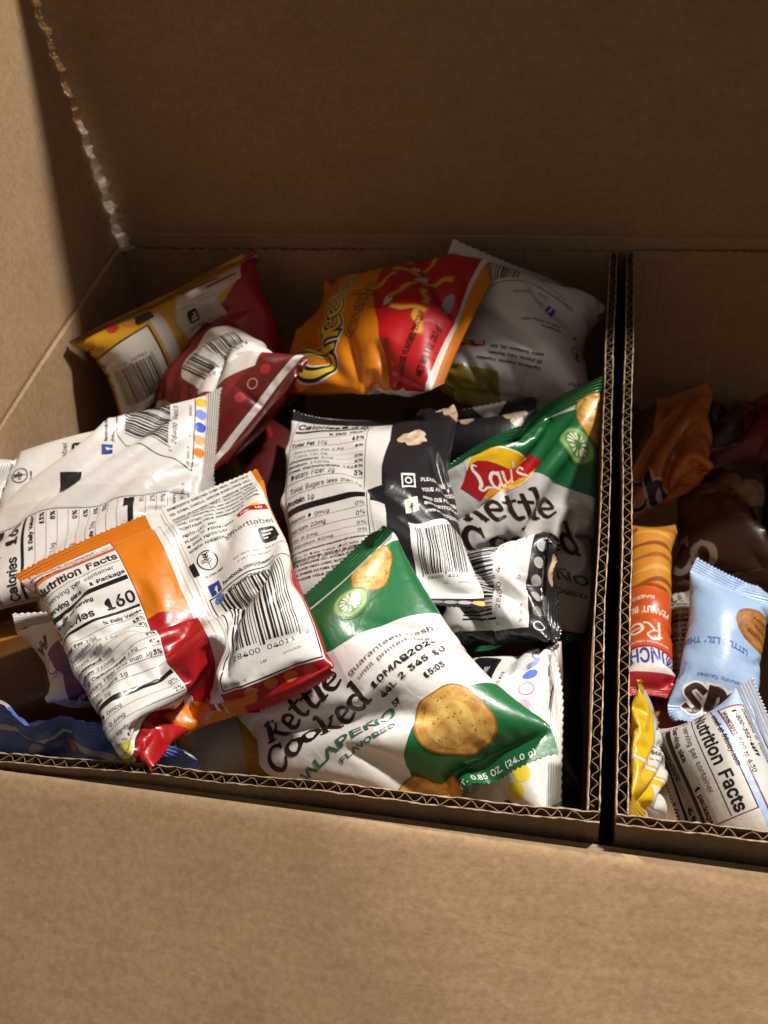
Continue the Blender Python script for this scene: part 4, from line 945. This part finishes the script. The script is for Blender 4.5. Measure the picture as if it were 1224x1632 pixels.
@art('popcorn')
def _(A, W, H):
    A.g('black_panel', 1); A.poly([(.62 * W, 0), (.62 * W, .16 * H), (.585 * W, .33 * H), (.575 * W, .55 * H), (.60 * W, .80 * H), (.60 * W, H), (1.6 * W, H), (1.6 * W, 0)], '#1d1b1f')
    A.rect(-.1 * W, .905 * H, .72 * W, .1 * H, '#1d1b1f')
    A.g('print_mark', 2); A.rect(.505 * W, .375 * H, .085 * W, .065 * H, '#1b1a24'); A.line([(.50 * W, .44 * H), (.52 * W, .70 * H)], .5, '#b8b4b0')
    A.layer = 2; facts(A, .05 * W, -.16 * H, .44 * W, .74 * H, '160', [(0, 'Total Fat', '10g', '13%'), (1, '', 'Saturated Fat 1.5g', '8%'), (1, '', 'Trans Fat 0g', ''), (0, 'Cholesterol', '5mg', '0%'), (0, 'Sodium', '190mg', '4%'), (0, 'Total Carbohydrate', '14g', '3%'), (1, '', 'Dietary Fiber 2g', '3%'), (1, '', 'Total Sugars less than 1g', ''), (0, 'Protein', '1g', '')], [('Vitamin D 0mcg', '0%'), ('Calcium 20mg', '0%'), ('Iron 0.2mg', '0%'), ('Potassium 50mg', '0%')], foot=('Not a significant source of added sugars.', '* The % Daily Value (DV) tells you how much', 'a nutrient in a serving of food contributes'))
    A.g('ingredients_text', 2); para(A, .05 * W, .625 * H, .45 * W, 3.3, ['INGREDIENTS: POPCORN, VEGETABLE OIL (CORN, CANOLA,', 'AND/OR SUNFLOWER OIL), NATURAL FLAVORS, WHEY,', 'WHEY (MADE FROM CORN), BUTTERMILK, CHEDDAR', 'CHEESE (CHEESE CULTURES, SALT, ENZYMES), AND SALT.', 'CONTAINS MILK INGREDIENTS.'], '#4a3a38')
    para(A, .05 * W, .80 * H, .42 * W, 3.4, ['DISTRIBUTED FOR SMARTFOODS, INC.', '75024-4099 ©2021 SMARTFOODS, INC.'], '#4a2a2a', bold=True)
    A.text('COMMENTS? 1-888-922-6', .05 * W, .938 * H, 3.6, '#e8e2dc'); A.text('9AM-4:30PM CT', .1 * W, .966 * H, 3.2, '#b8b2ac')
    for (x, y, s, sd) in ((.74, .17, 1.0, 1), (.98, .03, .8, 2), (1.1, .2, .7, 3), (1.3, .1, .9, 4), (.9, -.02, .7, 6)):
        A.g('popcorn_picture'); r = np.random.default_rng(sd)
        for k, (ox, oy, rr_) in enumerate(((-4, -2, 4.6), (2.5, -4, 5), (1, 3.5, 5.2), (5.2, .5, 3.6))):
            A.layer = 2 + .5 * k; A.ell(x * W + ox * s, y * H + oy * s, rr_ * s, rr_ * .85 * s, ['#cbb9a0', '#e0d2bd', '#d3c2aa', '#e6dac8'][k], 'food', 18, .09, sd * 7 + k)
    A.g('social_mark', 2); A.rect(.685 * W, .355 * H, 7.6, 7.6, '#e8e6e4'); A.layer = 3; A.rect(.685 * W + .9, .355 * H + .9, 5.8, 5.8, '#1d1b1f'); A.layer = 4; A.ring(.685 * W + 3.8, .355 * H + 3.8, 2.0, .8, '#e8e6e4')
    A.layer = 2; A.rect(.685 * W, .425 * H, 7.6, 7.6, '#dfe3cf'); A.layer = 3; A.text('f', .685 * W + 2.6, .425 * H + 7.4, 8.6, '#23222a', True)
    A.g('small_text', 2); para(A, .785 * W, .375 * H, .2 * W, 3.4, ['PLEASE LIKE US', 'YOUR ATTENTION', 'NEED OUR POPCORN'], '#dcd9d6', True, lead=1.5); para(A, .785 * W, .452 * H, .22 * W, 3.4, ['@SMARTFOODPOP', 'WWW.SMARTFOOD.COM'], '#dcd9d6', True, lead=1.5)
    A.g('barcode', 2); A.poly([(.685 * W, .505 * H), (.94 * W, .505 * H), (1.0 * W, .54 * H), (1.0 * W, .875 * H), (.685 * W, .875 * H)], '#e4e1de'); A.layer = 3
    barcode(A, .715 * W, .53 * H, .235 * W, .235 * H, ('', '28400', '42139', '3'), 41, '30058488', ds=3.9)
    dots(A, [((.65 + .065 * i) * W, .918 * H) for i in range(6)], 3.4, ['#4a484c', '#5c5a5e', '#77757a', '#8a888c', '#a09ea2', '#d8a860'])

@art('popcorn_small')
def _(A, W, H):
    A.g('white_panel', 1); A.rect(.10 * W, .2 * H, .85 * W, .60 * H, '#dedbd7'); A.layer = 2
    barcode(A, .18 * W, .36 * H, .70 * W, .24 * H, ('0', '28400', '42139', ''), 41, ds=4.6); A.text('SL-SMSS-7A', .14 * W, .765 * H, 2.8); A.text('LAP', .52 * W, .765 * H, 2.8); A.text('3005', .85 * W, .765 * H, 2.8)
    dots(A, [((.12 + .14 * i) * W, .855 * H) for i in range(6)], 3.1, ['#dedbd8', '#8a888a', '#b4b2b2', '#a8a6a6', '#bcbaba', '#d8d5d2'], outline=(0,))
    A.g('popcorn_picture', 2); A.ell(.62 * W, .975 * H, 9, 2.6, '#cdb694', 'food', 20, .1, 2)

@art('white_dots')
def _(A, W, H):
    dots(A, [((.94 - .105 * i) * W, .80 * H) for i in range(6)], 4.0, ['#4a5cc0', '#8c9ce0', '#4a68d8', '#d86a80', '#e49ab0', '#d84a88'], outline=(0, 3)); dots(A, [(.20 * W, .82 * H), (.12 * W, .80 * H)], 4.0, ['#e6d23a', '#e0cc30'])
    A.g('black_label', 1); A.rect(.55 * W, .52 * H, .32 * W, .12 * H, '#1d1b1f'); A.layer = 2; A.text('SNACK TIME', .57 * W, .60 * H, 5.4, '#e4e1de', True)
    A.g('small_text', 1); para(A, .38 * W, .68 * H, .5 * W, 3.6, ['NOT SUITABLE TO CHILDREN', 'UNDER FOUR.'], bold=False)
    A.g('dark_band', 1); A.rect(-.1 * W, .72 * H, .16 * W, .3 * H, '#1d1b1f'); A.rect(.56 * W, .905 * H, .3 * W, .006 * H, '#2a2828'); A.text('SL-MCSS-2E', .3 * W, .905 * H, 3, '#6a6866')
    facts(A, .1 * W, .02 * H, .8 * W, .46 * H, '150', ROWS, [('Vit. D 0mcg', '0%')])

for _k in ('kettle', 'kettle_right'):
    ARTS[_k] = (lambda A, W, H, k=_k: kettle_art(A, W, H, k == 'kettle'))

@art('blue')
def _(A, W, H):
    A.g('white_band', 1); A.rect(-.1 * W, .885 * H, 1.2 * W, .02 * H, '#c8c8cc')
    dots(A, [((.35 + .07 * i) * W, .835 * H) for i in range(6)], 4.0, ['#7d7c58', '#8c8a68', '#b03a78', '#c07a98', '#b0a0b0', '#a8a4b8'])
    A.g('silver_patch', 1); A.rect(.88 * W, .60 * H, .3 * W, .42 * H, '#bdbab6')

@art('gold')
def _(A, W, H):
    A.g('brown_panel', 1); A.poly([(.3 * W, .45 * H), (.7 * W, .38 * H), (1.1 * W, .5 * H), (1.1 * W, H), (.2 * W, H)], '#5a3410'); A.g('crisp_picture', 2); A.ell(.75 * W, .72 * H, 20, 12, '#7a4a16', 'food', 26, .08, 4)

@art('purple_white')
def _(A, W, H):
    A.g('purple_panel', 1); A.poly([(.1 * W, .45 * H), (.6 * W, .40 * H), (1.1 * W, .5 * H), (1.1 * W, H), (.2 * W, H)], '#5c2a63')
    A.g('brand_lettering', 2); A.text('w', .02 * W, .42 * H, 18, BLK, True); A.ring(.12 * W, .55 * H, 5, .5, '#5a5654'); A.text('Calories', .04 * W, .14 * H, 7, BLK, True)

@art('yellow_low')
def _(A, W, H):
    A.g('yellow_panel', 1); A.rect(.12 * W, -.0 * H, .10 * W, H, '#c9a018'); A.rect(.6 * W, 0, .6 * W, H, '#c79c16'); A.line([(.09 * W, 0), (.09 * W, H)], .8, '#6a5a20')

@art('maroon_low')
def _(A, W, H):
    A.g('red_panel', 1); A.poly([(.2 * W, .1 * H), (.5 * W, .05 * H), (.6 * W, .4 * H), (.3 * W, .5 * H)], '#7d1c1a'); A.g('small_text', 2); para(A, .05 * W, .2 * H, .2 * W, 4, ['40%', '3%'], '#c9b8a8', True)

@art('black_behind')
def _(A, W, H):
    for (x, y, sd) in ((.2, .1, 1), (.5, .25, 2), (.85, .3, 3)):
        A.g('popcorn_picture')
        for k, (ox, oy, rr_) in enumerate(((-4, -2, 4.2), (2.5, -4, 4.6), (1, 3, 4.6))): A.layer = 1 + .5 * k; A.ell(x * W + ox, y * H + oy, rr_, rr_ * .85, ['#cbb9a0', '#e0d2bd', '#d3c2aa'][k], 'food', 18, .09, sd * 7 + k)
    A.g('white_wedge', 1); A.poly([(.55 * W, -.0 * H), (.8 * W, 0), (.66 * W, .22 * H)], '#dedbd7')

@art('navy')
def _(A, W, H):
    A.g('dark_panel', 1); A.poly([(.2 * W, .35 * H), (.8 * W, .3 * H), (.9 * W, .5 * H), (.3 * W, .55 * H)], '#2a2c34')

@art('orange_cracker')
def _(A, W, H):
    A.g('brown_panel', 1); A.poly([(-.1 * W, .0 * H), (.5 * W, 0), (.35 * W, .45 * H), (.1 * W, .7 * H), (-.1 * W, .75 * H)], '#5a3018')
    A.g('flavour_lettering', 2); A.text('GRATIN', .62 * W, .72 * H, 12, '#d8c8b8', True, rot=-68); A.g('brand_lettering', 2)
    for l, w_, c in ((2, 1.9, '#cfc0b0'), (3, 1.1, '#2a1810')): A.layer = l; A.strokes('Ch', HAND, .02 * W, .95 * H, 15, w_, c)

@art('red_far')
def _(A, W, H):
    A.g('dark_panel', 1); A.poly([(0, .2 * H), (.4 * W, .15 * H), (.5 * W, .6 * H), (.1 * W, .7 * H)], '#38281c'); A.g('small_text', 2); A.text('SNACK', .1 * W, .7 * H, 9, '#c8a8a0', True)

@art('russet_far')
def _(A, W, H):
    A.g('dark_panel', 1); A.poly([(.3 * W, .3 * H), (1.1 * W, .2 * H), (1.1 * W, .7 * H), (.35 * W, .7 * H)], '#3a3830'); A.layer = 2; A.line([(.3 * W, .3 * H), (.28 * W, .5 * H), (.35 * W, .72 * H)], 2.2, '#a8a098', smooth=True)

@art('brown_cookie')
def _(A, W, H):
    for i in range(6): A.layer = 1 + .4 * i; A.g('biscuit_picture'); A.ell((.25 + .13 * i) * W, (.35 + .14 * math.sin(i * 1.9)) * H, 12, 10, ['#8a6a48', '#6a4a30', '#9a8060'][i % 3], 'food', 24, .05, i)
    A.g('brand_lettering', 4); A.strokes('Co', HAND, .02 * W, .85 * H, 16, 1.2, '#b8a090')

@art('peanut_pack')
def _(A, W, H):
    A.g('brand_panel', 1); A.rect(-.2 * W, .04 * H, 1.4 * W, .17 * H, '#b3202c'); A.g('flavour_panel'); A.ell(.45 * W, .34 * H, .8 * W, .22 * H, '#c8551e')
    A.g('brand_lettering', 3); A.layer = 2; A.rect(-.1 * W, .095 * H, 1.2 * W, .105 * H, '#e4dcd6'); A.layer = 3; A.text('MUNCHIES', .02 * W, .195 * H, 19, '#2a3c9a', True, fit=1.15 * W)
    A.g('flavour_lettering', 3); A.strokes('Real', HAND, .32 * W, .335 * H, 9, .75, '#ecdccc'); A.text('PEANUT BUTTER', .14 * W, .42 * H, 9.5, '#ecd6c4', True, fit=.95 * W); A.text('BAKED', .42 * W, .475 * H, 5, '#ecd6c4', True); A.text('SANDWICH CRACKERS', .2 * W, .235 * H, 3, '#e8d0c8', True)
    A.g('peanut_swirl', 1); A.rect(-.2 * W, .53 * H, 1.4 * W, .5 * H, '#c9862c'); A.layer = 2
    for k in range(6): A.line([(-.2 * W, (.56 + .075 * k) * H), (.3 * W, (.59 + .07 * k) * H), (.7 * W, (.545 + .08 * k) * H), (1.2 * W, (.58 + .075 * k) * H)], [1.5, 4.5, 2.0, 3.5], ['#8a4a1c', '#d8a04a', '#a05a22'][k % 3], smooth=True)

@art('brown_pack')
def _(A, W, H):
    A.g('orange_panel', 1); A.rect(-.2 * W, .3 * H, 1.4 * W, .4 * H, '#8a4418'); A.g('yellow_panel'); A.rect(.3 * W, .72 * H, .9 * W, .3 * H, '#c9a41c')

@art('sky_cookie')
def _(A, W, H):
    A.g('biscuit_picture', 1); A.ell(.22 * W, .62 * H, 15, 13, '#a8743c', 'food', 30, .03, 3); A.layer = 2; A.ell(.22 * W, .62 * H, 12.5, 10.8, '#b98448', 'food', 30, .03, 4); A.layer = 3; para(A, .12 * W, .59 * H, 0, 4.2, ['COOKIES', 'SMALL', 'CRISPY'], '#4a2c18', True)
    A.g('flavour_lettering', 2); A.text("LITTLE LIL' THINS", .30 * W, .47 * H, 7, '#4a78c0', True, fit=.75 * W)
    A.g('brand_lettering', 2)
    for l, w_, c in ((2, 2.3, '#e9e4de'), (3, 1.35, '#3a2218')): A.layer = l; A.strokes('ais', HAND, .28 * W, .20 * H, 15, w_, c)
    A.g('small_text', 2); A.text('naturally flavored', .35 * W, .27 * H, 4, '#4a6a9a'); A.g('grey_panel', 1); A.rect(1.02 * W, 0, .4 * W, H, '#cfccc8')

@art('sky_facts')
def _(A, W, H):
    A.g('facts_panel', 1); A.poly([(.02 * W, .10 * H), (.58 * W, .30 * H), (1.1 * W, .28 * H), (1.1 * W, H), (-.15 * W, H), (-.15 * W, .60 * H), (.0 * W, .45 * H)], '#d9d7d4') if False else A.rect(.04 * W, .40 * H, 1.1 * W, .62 * H, '#d6d3cf')
    A.layer = 2; facts(A, .08 * W, .40 * H, .60 * W, .60 * H, '240', [(0, 'Total Fat', '11g', '14%'), (1, '', 'Sat. Fat 3.5g', '18%'), (1, '', 'Trans Fat 0g', ''), (0, 'Cholest.', '0mg', '0%'), (0, 'Sodium', '150mg', '7%'), (0, 'Total Carbohydrate', '33g', '12%')], [('Vit. D 0mcg', '0%')], serv='1 package', k=1.1)
    A.g('contact_panel', 1); A.rect(.12 * W, .17 * H, .70 * W, .19 * H, '#d2cfcb'); A.layer = 2; A.frame(.12 * W, .17 * H, .70 * W, .19 * H, .7, '#8a2240')
    para(A, .15 * W, .215 * H, .62 * W, 3.7, ['Questions or Comments?', '1-800-352-4477', 'Weekdays 9:00 to 4:30', 'email at fritolay.com'])

@art('yellow_slim')
def _(A, W, H):
    A.g('white_panel', 1); A.rect(.30 * W, -.0 * H, .8 * W, .58 * H, '#d9d6d0'); A.rect(-.2 * W, .60 * H, 1.4 * W, .025 * H, '#e6e2da'); A.rect(.48 * W, .68 * H, .7 * W, .4 * H, '#d9d6d0')
    A.layer = 2; A.rect(.33 * W, .38 * H, .75 * W, .01 * H, BLK); A.text('Calories', .36 * W, .46 * H, 6, BLK, True); para(A, .36 * W, .1 * H, 0, 3.6, ['30 servings', 'Serving size', '1 package']); A.text('per serving', .36 * W, .52 * H, 3)

@art('pale_text')
def _(A, W, H):
    A.g('facts_panel', 1); facts(A, .05 * W, .1 * H, .9 * W, .85 * H, '200', ROWS[:6], [('Vit. D 0mcg', '0%')])

# ------------------------------------------------------------------ laying the print on the film
def split(T, a):
    """cut triangles (n,3,2 in grid units) along every line a.p = whole number"""
    T = T.copy(); done = []
    a = np.asarray(a, float)
    for _ in range(16):
        s = T @ a; lo = np.floor(s.min(1) + 1e-6); hi = np.ceil(s.max(1) - 1e-6)
        need = hi - lo > 1.5
        done.append(T[~need]); T = T[need]
        if len(T) == 0: break
        s = s[need]; c = np.round((lo[need] + hi[need]) / 2 + 1e-3)
        o = np.argsort(s, 1); r = np.arange(len(T))[:, None]
        T = T[r, o]; s = s[r, o]
        s0, s1, s2 = s.T
        fA = ((c - s0) / np.maximum(s2 - s0, 1e-12))[:, None]; PA = T[:, 0] + (T[:, 2] - T[:, 0]) * fA
        lowm = s1 <= c
        fB = np.where(lowm, (c - s1) / np.maximum(s2 - s1, 1e-12), (c - s0) / np.maximum(s1 - s0, 1e-12))[:, None]
        PB = np.where(lowm[:, None], T[:, 1] + (T[:, 2] - T[:, 1]) * fB, T[:, 0] + (T[:, 1] - T[:, 0]) * fB)
        v0, v1, v2 = T[:, 0], T[:, 1], T[:, 2]
        m = lowm
        t1 = np.concatenate([np.stack([v0[m], v1[m], PB[m]], 1), np.stack([v0[m], PB[m], PA[m]], 1), np.stack([PA[m], PB[m], v2[m]], 1)])
        m = ~lowm
        t2 = np.concatenate([np.stack([v0[m], PB[m], PA[m]], 1), np.stack([PB[m], v1[m], v2[m]], 1), np.stack([PB[m], v2[m], PA[m]], 1)])
        T = np.concatenate([t1, t2])
        e1 = T[:, 1] - T[:, 0]; e2 = T[:, 2] - T[:, 0]; T = T[np.abs(e1[:, 0] * e2[:, 1] - e1[:, 1] * e2[:, 0]) > 1e-9]
    if len(T): done.append(T)
    return np.concatenate(done) if done else T

def raw_mesh(name, V, F, mats, mi, nrm, uv, parent):
    me = bpy.data.meshes.new(name)
    me.vertices.add(len(V)); me.vertices.foreach_set('co', np.ascontiguousarray(V, f32).ravel())
    nf = len(F); me.loops.add(nf * 3); me.loops.foreach_set('vertex_index', np.ascontiguousarray(F, np.int32).ravel())
    me.polygons.add(nf); me.polygons.foreach_set('loop_start', np.arange(nf, dtype=np.int32) * 3)
    for m in mats: me.materials.append(m)
    if mi is not None: me.polygons.foreach_set('material_index', np.ascontiguousarray(mi, np.int32))
    me.polygons.foreach_set('use_smooth', np.ones(nf, bool))
    l = me.uv_layers.new(name='film'); l.data.foreach_set('uv', np.ascontiguousarray(uv[np.asarray(F).ravel()], f32).ravel())
    me.update(calc_edges=True)
    if nrm is not None: me.normals_split_custom_set_from_vertices(nrm.tolist())
    o = bpy.data.objects.new(name, me); col.objects.link(o); o.parent = parent; o.matrix_parent_inverse = Matrix.Translation(parent.location).inverted()
    return o

def build_bag(k, name, label, cat, base, seal=None, kind='film', group=None, back=None, teeth=True):
    b = BAGS[k]; hi = b['key'] in HI; NF, VF = (96, 121) if hi else (48, 61)
    Y = (XF if hi else X)[k].astype(np.float64); n2 = 2 * NF; W, H = b['W'], b['H']
    tu = np.roll(Y, -1, 1) - np.roll(Y, 1, 1); tv = np.gradient(Y, axis=0)
    nr = -np.cross(tu, tv); nr /= np.linalg.norm(nr, axis=2)[..., None] + 1e-12
    ns = max(2, int(round(b['seal'] / H * (VF - 1))))
    # sealed ends: two films a hair apart; their outward sides are those of the pouch
    side = np.concatenate([[0], np.ones(NF - 1), [0], -np.ones(NF - 1)])
    c_n = nr.copy()
    for rows in (slice(0, ns + 1), slice(VF - 1 - ns, VF)):
        fn = nr[rows][:, 1:NF].mean(1, keepdims=True)
        tu2 = np.roll(Y[rows], -1, 1) - np.roll(Y[rows], 1, 1)
        loc = -np.cross(tu2[:, 1:NF], tv[rows][:, 1:NF]); loc /= np.linalg.norm(loc, axis=2)[..., None] + 1e-12
        full = np.zeros((loc.shape[0], n2, 3)); full[:, 1:NF] = loc; full[:, NF + 1:] = -loc[:, ::-1]
        full[:, 0] = loc[:, 0]; full[:, NF] = loc[:, -1]
        c_n[rows] = full
        Y[rows] += full * (np.abs(side)[None, :, None] * .00016)
    if teeth:
        e0 = Y[0] - Y[1]; e1 = Y[-1] - Y[-2]
        z = ((np.arange(n2) % 2) * 2 - 1) * .00045
        z[NF + 1:] = z[1:NF][::-1]
        Y[0] += e0 / (np.linalg.norm(e0, axis=1)[:, None] + 1e-9) * z[:, None]; Y[-1] += e1 / (np.linalg.norm(e1, axis=1)[:, None] + 1e-9) * z[:, None]
    nr = c_n
    root = empty(name, tuple(Y.reshape(-1, 3)[np.argmin(Y[..., 2])] * 0 + np.array([Y[..., 0].mean(), Y[..., 1].mean(), Y[..., 2].min()])))
    tag(root, label, cat, group)
    uu = np.concatenate([np.arange(NF + 1) / NF, 1 + np.arange(1, NF) / NF]) * W; vv = np.arange(VF) / (VF - 1) * H
    def patch(nm, r0, r1, mat, cols=None):
        rows = np.arange(r0, r1 + 1); K = len(rows)
        V = Y[rows].reshape(-1, 3); Nn = nr[rows].reshape(-1, 3)
        UV = np.stack(np.meshgrid(uu, vv[rows]), -1).reshape(-1, 2)
        I = np.arange(K * n2).reshape(K, n2); I2 = np.roll(I, -1, 1)
        a, b_, c, d = I[:-1], I2[:-1], I2[1:], I[1:]
        F = np.concatenate([np.stack([a, c, b_], -1).reshape(-1, 3), np.stack([a, d, c], -1).reshape(-1, 3)])
        return raw_mesh(nm, V, F, [mat], None, Nn, UV, root)
    base_m = film(base, kind); seal_m = film(seal or base, 'seal')
    patch('pouch', ns, VF - 1 - ns, base_m)
    patch('end_seal', 0, ns, seal_m); patch('end_seal', VF - 1 - ns, VF - 1, seal_m)
    if b['key'] in ARTS:
        A = Art(W * 1000, H * 1000); A.warp = WARP.get(b['key']); A.bag = (W * 1000, H * 1000)
        if A.warp and 'sheet' in A.warp: A.W, A.H = A.warp['sheet'][:2]
        ARTS[b['key']](A, A.W, A.H)
        groups = {}
        for (g, lay, m, t) in A.items: groups.setdefault(g, []).append((lay, m, t))
        for g, its in groups.items():
            Vs, Ns, UVs, MI = [], [], [], []; mats = []
            for (lay, m, t) in its:
                if m not in mats: mats.append(m)
                gi = t[..., 0] / (W * 1000) * NF; gj = t[..., 1] / (H * 1000) * (VF - 1)
                T = np.stack([gi, gj], -1)
                T = T[(T[..., 1].max(1) > 0) & (T[..., 1].min(1) < VF - 1)]
                T[..., 1] = np.clip(T[..., 1], 0, VF - 1)
                e1 = T[:, 1] - T[:, 0]; e2 = T[:, 2] - T[:, 0]; ar = e1[:, 0] * e2[:, 1] - e1[:, 1] * e2[:, 0]
                T = T[np.abs(ar) > 1e-8]
                if len(T) == 0: continue
                T = split(T, (1, 0)); T = split(T, (0, 1)); T = split(T, (1, -1))
                e1 = T[:, 1] - T[:, 0]; e2 = T[:, 2] - T[:, 0]; ar = e1[:, 0] * e2[:, 1] - e1[:, 1] * e2[:, 0]
                T = T[np.abs(ar) > 1e-8]; ar = ar[np.abs(ar) > 1e-8]
                cen = T.mean(1); c0 = np.floor(cen).astype(int); c0[:, 1] = np.clip(c0[:, 1], 0, VF - 2)
                upc = (cen[:, 0] - c0[:, 0] > cen[:, 1] - c0[:, 1]).astype(int)
                # cells that the shape covers wholly become one whole triangle again
                ids = ((c0[:, 1] * 8 * NF + c0[:, 0] + 4 * NF) * 2 + upc); uq, inv = np.unique(ids, return_inverse=True)
                cov = np.bincount(inv, np.abs(ar) * .5); full = cov > .4995
                if full.any():
                    q = uq[full]; up_ = q % 2; cc_ = q // 2; jj_ = cc_ // (8 * NF); ii_ = cc_ % (8 * NF) - 4 * NF
                    o = np.stack([ii_, jj_], 1).astype(float)[:, None]
                    tri_u = np.array([[0, 0], [1, 0], [1, 1]], float); tri_d = np.array([[0, 0], [1, 1], [0, 1]], float)
                    whole = o + np.where(up_[:, None, None] == 1, tri_u, tri_d)
                    T = np.concatenate([T[~full[inv]], whole])
                e1 = T[:, 1] - T[:, 0]; e2 = T[:, 2] - T[:, 0]; ar = e1[:, 0] * e2[:, 1] - e1[:, 1] * e2[:, 0]
                fl = ar > 0; T[fl] = T[fl][:, ::-1]
                cen = T.mean(1); c0 = np.floor(cen).astype(int); c0[:, 1] = np.clip(c0[:, 1], 0, VF - 2)
                fx = T[..., 0] - c0[:, None, 0]; fy = T[..., 1] - c0[:, None, 1]
                i0 = (c0[:, 0] % n2)[:, None]; i1 = ((c0[:, 0] + 1) % n2)[:, None]; j0 = c0[:, 1][:, None]; j1 = j0 + 1
                upper = (cen[:, 0] - c0[:, 0] > cen[:, 1] - c0[:, 1])[:, None]          # triangle a, b, c of the cell
                def interp(G):
                    a, bb, cc, dd = G[j0, i0], G[j0, i1], G[j1, i1], G[j1, i0]
                    up = a + (bb - a) * fx[..., None] + (cc - bb) * fy[..., None]; dn = a + (cc - dd) * fx[..., None] + (dd - a) * fy[..., None]
                    return np.where(upper[..., None], up, dn)
                P = interp(Y); Nn = interp(nr); Nn /= np.linalg.norm(Nn, axis=2)[..., None] + 1e-12
                P = P + Nn * (.00004 + .00007 * lay)
                Vs.append(P.reshape(-1, 3)); Ns.append(Nn.reshape(-1, 3)); UVs.append(np.stack([T[..., 0] / NF * W, T[..., 1] / (VF - 1) * H], -1).reshape(-1, 2)); MI.append(np.full(len(T), mats.index(m)))
            if not Vs: continue
            V = np.concatenate(Vs); F = np.arange(len(V)).reshape(-1, 3)
            raw_mesh(g, V, F, mats, np.concatenate(MI), np.concatenate(Ns), np.concatenate(UVs), root)
    return root

HI = {'cheese_back', 'kettle', 'popcorn', 'white_corn', 'maroon', 'puff_front', 'kettle_right', 'yellow_red', 'sky_facts'}
S = 'crisp bags heaped in the left carton'; R_ = 'snack packs in the right carton'
SPEC = [
 ('navy', 'crisp_bag', 'dark navy blue bag in the shadow along the right carton wall', 'snack bag', '#1b2340', None, S),
 ('maroon_low', 'crisp_bag', 'glossy dark red bag lying deep beneath the maroon barcode bag', 'snack bag', '#4c1413', None, S),
 ('yellow_low', 'crisp_bag', 'grey and yellow bag showing between orange bag and front rim', 'snack bag', '#b8b2a8', None, S),
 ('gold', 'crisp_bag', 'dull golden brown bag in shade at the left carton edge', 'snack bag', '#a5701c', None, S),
 ('purple_white', 'crisp_bag', 'white and purple bag peeking out under the orange nutrition bag', 'snack bag', '#c9c6c2', None, S),
 ('grey_back', 'crisp_bag', 'plump pale grey and gold bag with barcode against the back wall', 'snack bag', '#d2cfcb', '#d2cfcb', S),
 ('black_behind', 'popcorn_bag', 'black bag with popcorn pictures, mostly hidden behind the popcorn bag', 'snack bag', '#1d1b1f', None, S),
 ('kettle_right', 'crisp_bag', 'green and white jalapeno crisp bag standing by the right carton wall', 'snack bag', '#d3d0cb', '#1d6a3c', S),
 ('white_dots', 'crisp_bag', 'white bag with blue and pink printed dots beside the green front bag', 'snack bag', '#dedbd7', '#d2d0cc', S),
 ('popcorn_small', 'popcorn_bag', 'small black and white bag end with barcode and row of grey dots', 'snack bag', '#1c1a1d', '#232125', S),
 ('popcorn', 'popcorn_bag', 'large white and black popcorn bag with nutrition table in the middle', 'snack bag', '#dad6d2', '#1d1b1f', S),
 ('yellow_red', 'crisp_bag', 'yellow and red bag in the shaded back left corner', 'snack bag', '#d09a1e', '#d09a1e', S),
 ('puff_front', 'cheese_puff_bag', 'orange and red cheese snack bag with yellow logo at the back', 'snack bag', '#e08312', '#e08312', S),
 ('maroon', 'crisp_bag', 'maroon bag with white barcode panel wedged before the yellow bag', 'snack bag', '#8c2b28', '#641d1b', S),
 ('white_corn', 'crisp_bag', 'white bag lying sideways with barcode and five coloured dots, left', 'snack bag', '#e2dfdb', '#d8d5d1', S),
 ('kettle', 'crisp_bag', 'white and green jalapeno crisp bag lying at the front rim', 'snack bag', '#e0ddd8', '#1d6a3c', S),
 ('blue', 'crisp_bag', 'blue bag end standing along the front left rim', 'snack bag', '#5b78c4', '#5b78c4', S),
 ('cheese_back', 'cheese_puff_bag', 'orange and red bag with nutrition facts and barcode, topmost at left', 'snack bag', '#e07f16', '#d97a18', S),
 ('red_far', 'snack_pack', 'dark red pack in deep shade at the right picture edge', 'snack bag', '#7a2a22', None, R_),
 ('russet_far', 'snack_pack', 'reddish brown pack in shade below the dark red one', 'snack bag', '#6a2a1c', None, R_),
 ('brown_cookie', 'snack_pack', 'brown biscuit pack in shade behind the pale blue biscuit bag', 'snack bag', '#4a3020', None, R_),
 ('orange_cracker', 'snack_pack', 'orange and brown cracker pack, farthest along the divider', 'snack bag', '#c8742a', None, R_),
 ('pale_text', 'snack_pack', 'pale grey printed pack between the peanut pack and blue bag', 'snack bag', '#a8a49e', None, R_),
 ('brown_pack', 'snack_pack', 'orange brown cracker pack under the peanut cracker pack', 'snack bag', '#6a3a1c', None, R_),
 ('peanut_pack', 'snack_pack', 'orange and red peanut cracker pack upside down beside the divider', 'snack bag', '#d0661e', '#b3202c', R_),
 ('sky_cookie', 'snack_pack', 'pale blue biscuit bag with a round biscuit picture', 'snack bag', '#a9c6ea', '#a9c6ea', R_),
 ('yellow_slim', 'snack_pack', 'narrow yellow and white bag upright against the divider wall', 'snack bag', '#e6bc14', '#d8b010', R_),
 ('sky_facts', 'snack_pack', 'pale blue bag with nutrition facts at the right front rim', 'snack bag', '#a9c3e6', '#b4bcc8', R_),
]
_t = _time.time()
for (key, nm, lab, cat, base, seal, grp) in SPEC:
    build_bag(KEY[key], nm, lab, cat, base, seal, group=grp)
bpy.data.objects.remove(_to); bpy.data.curves.remove(_cu)
print('bags', round(_time.time() - _t, 1), 's', sum(len(o.data.polygons) for o in sc.objects if o.type == 'MESH'), 'faces')
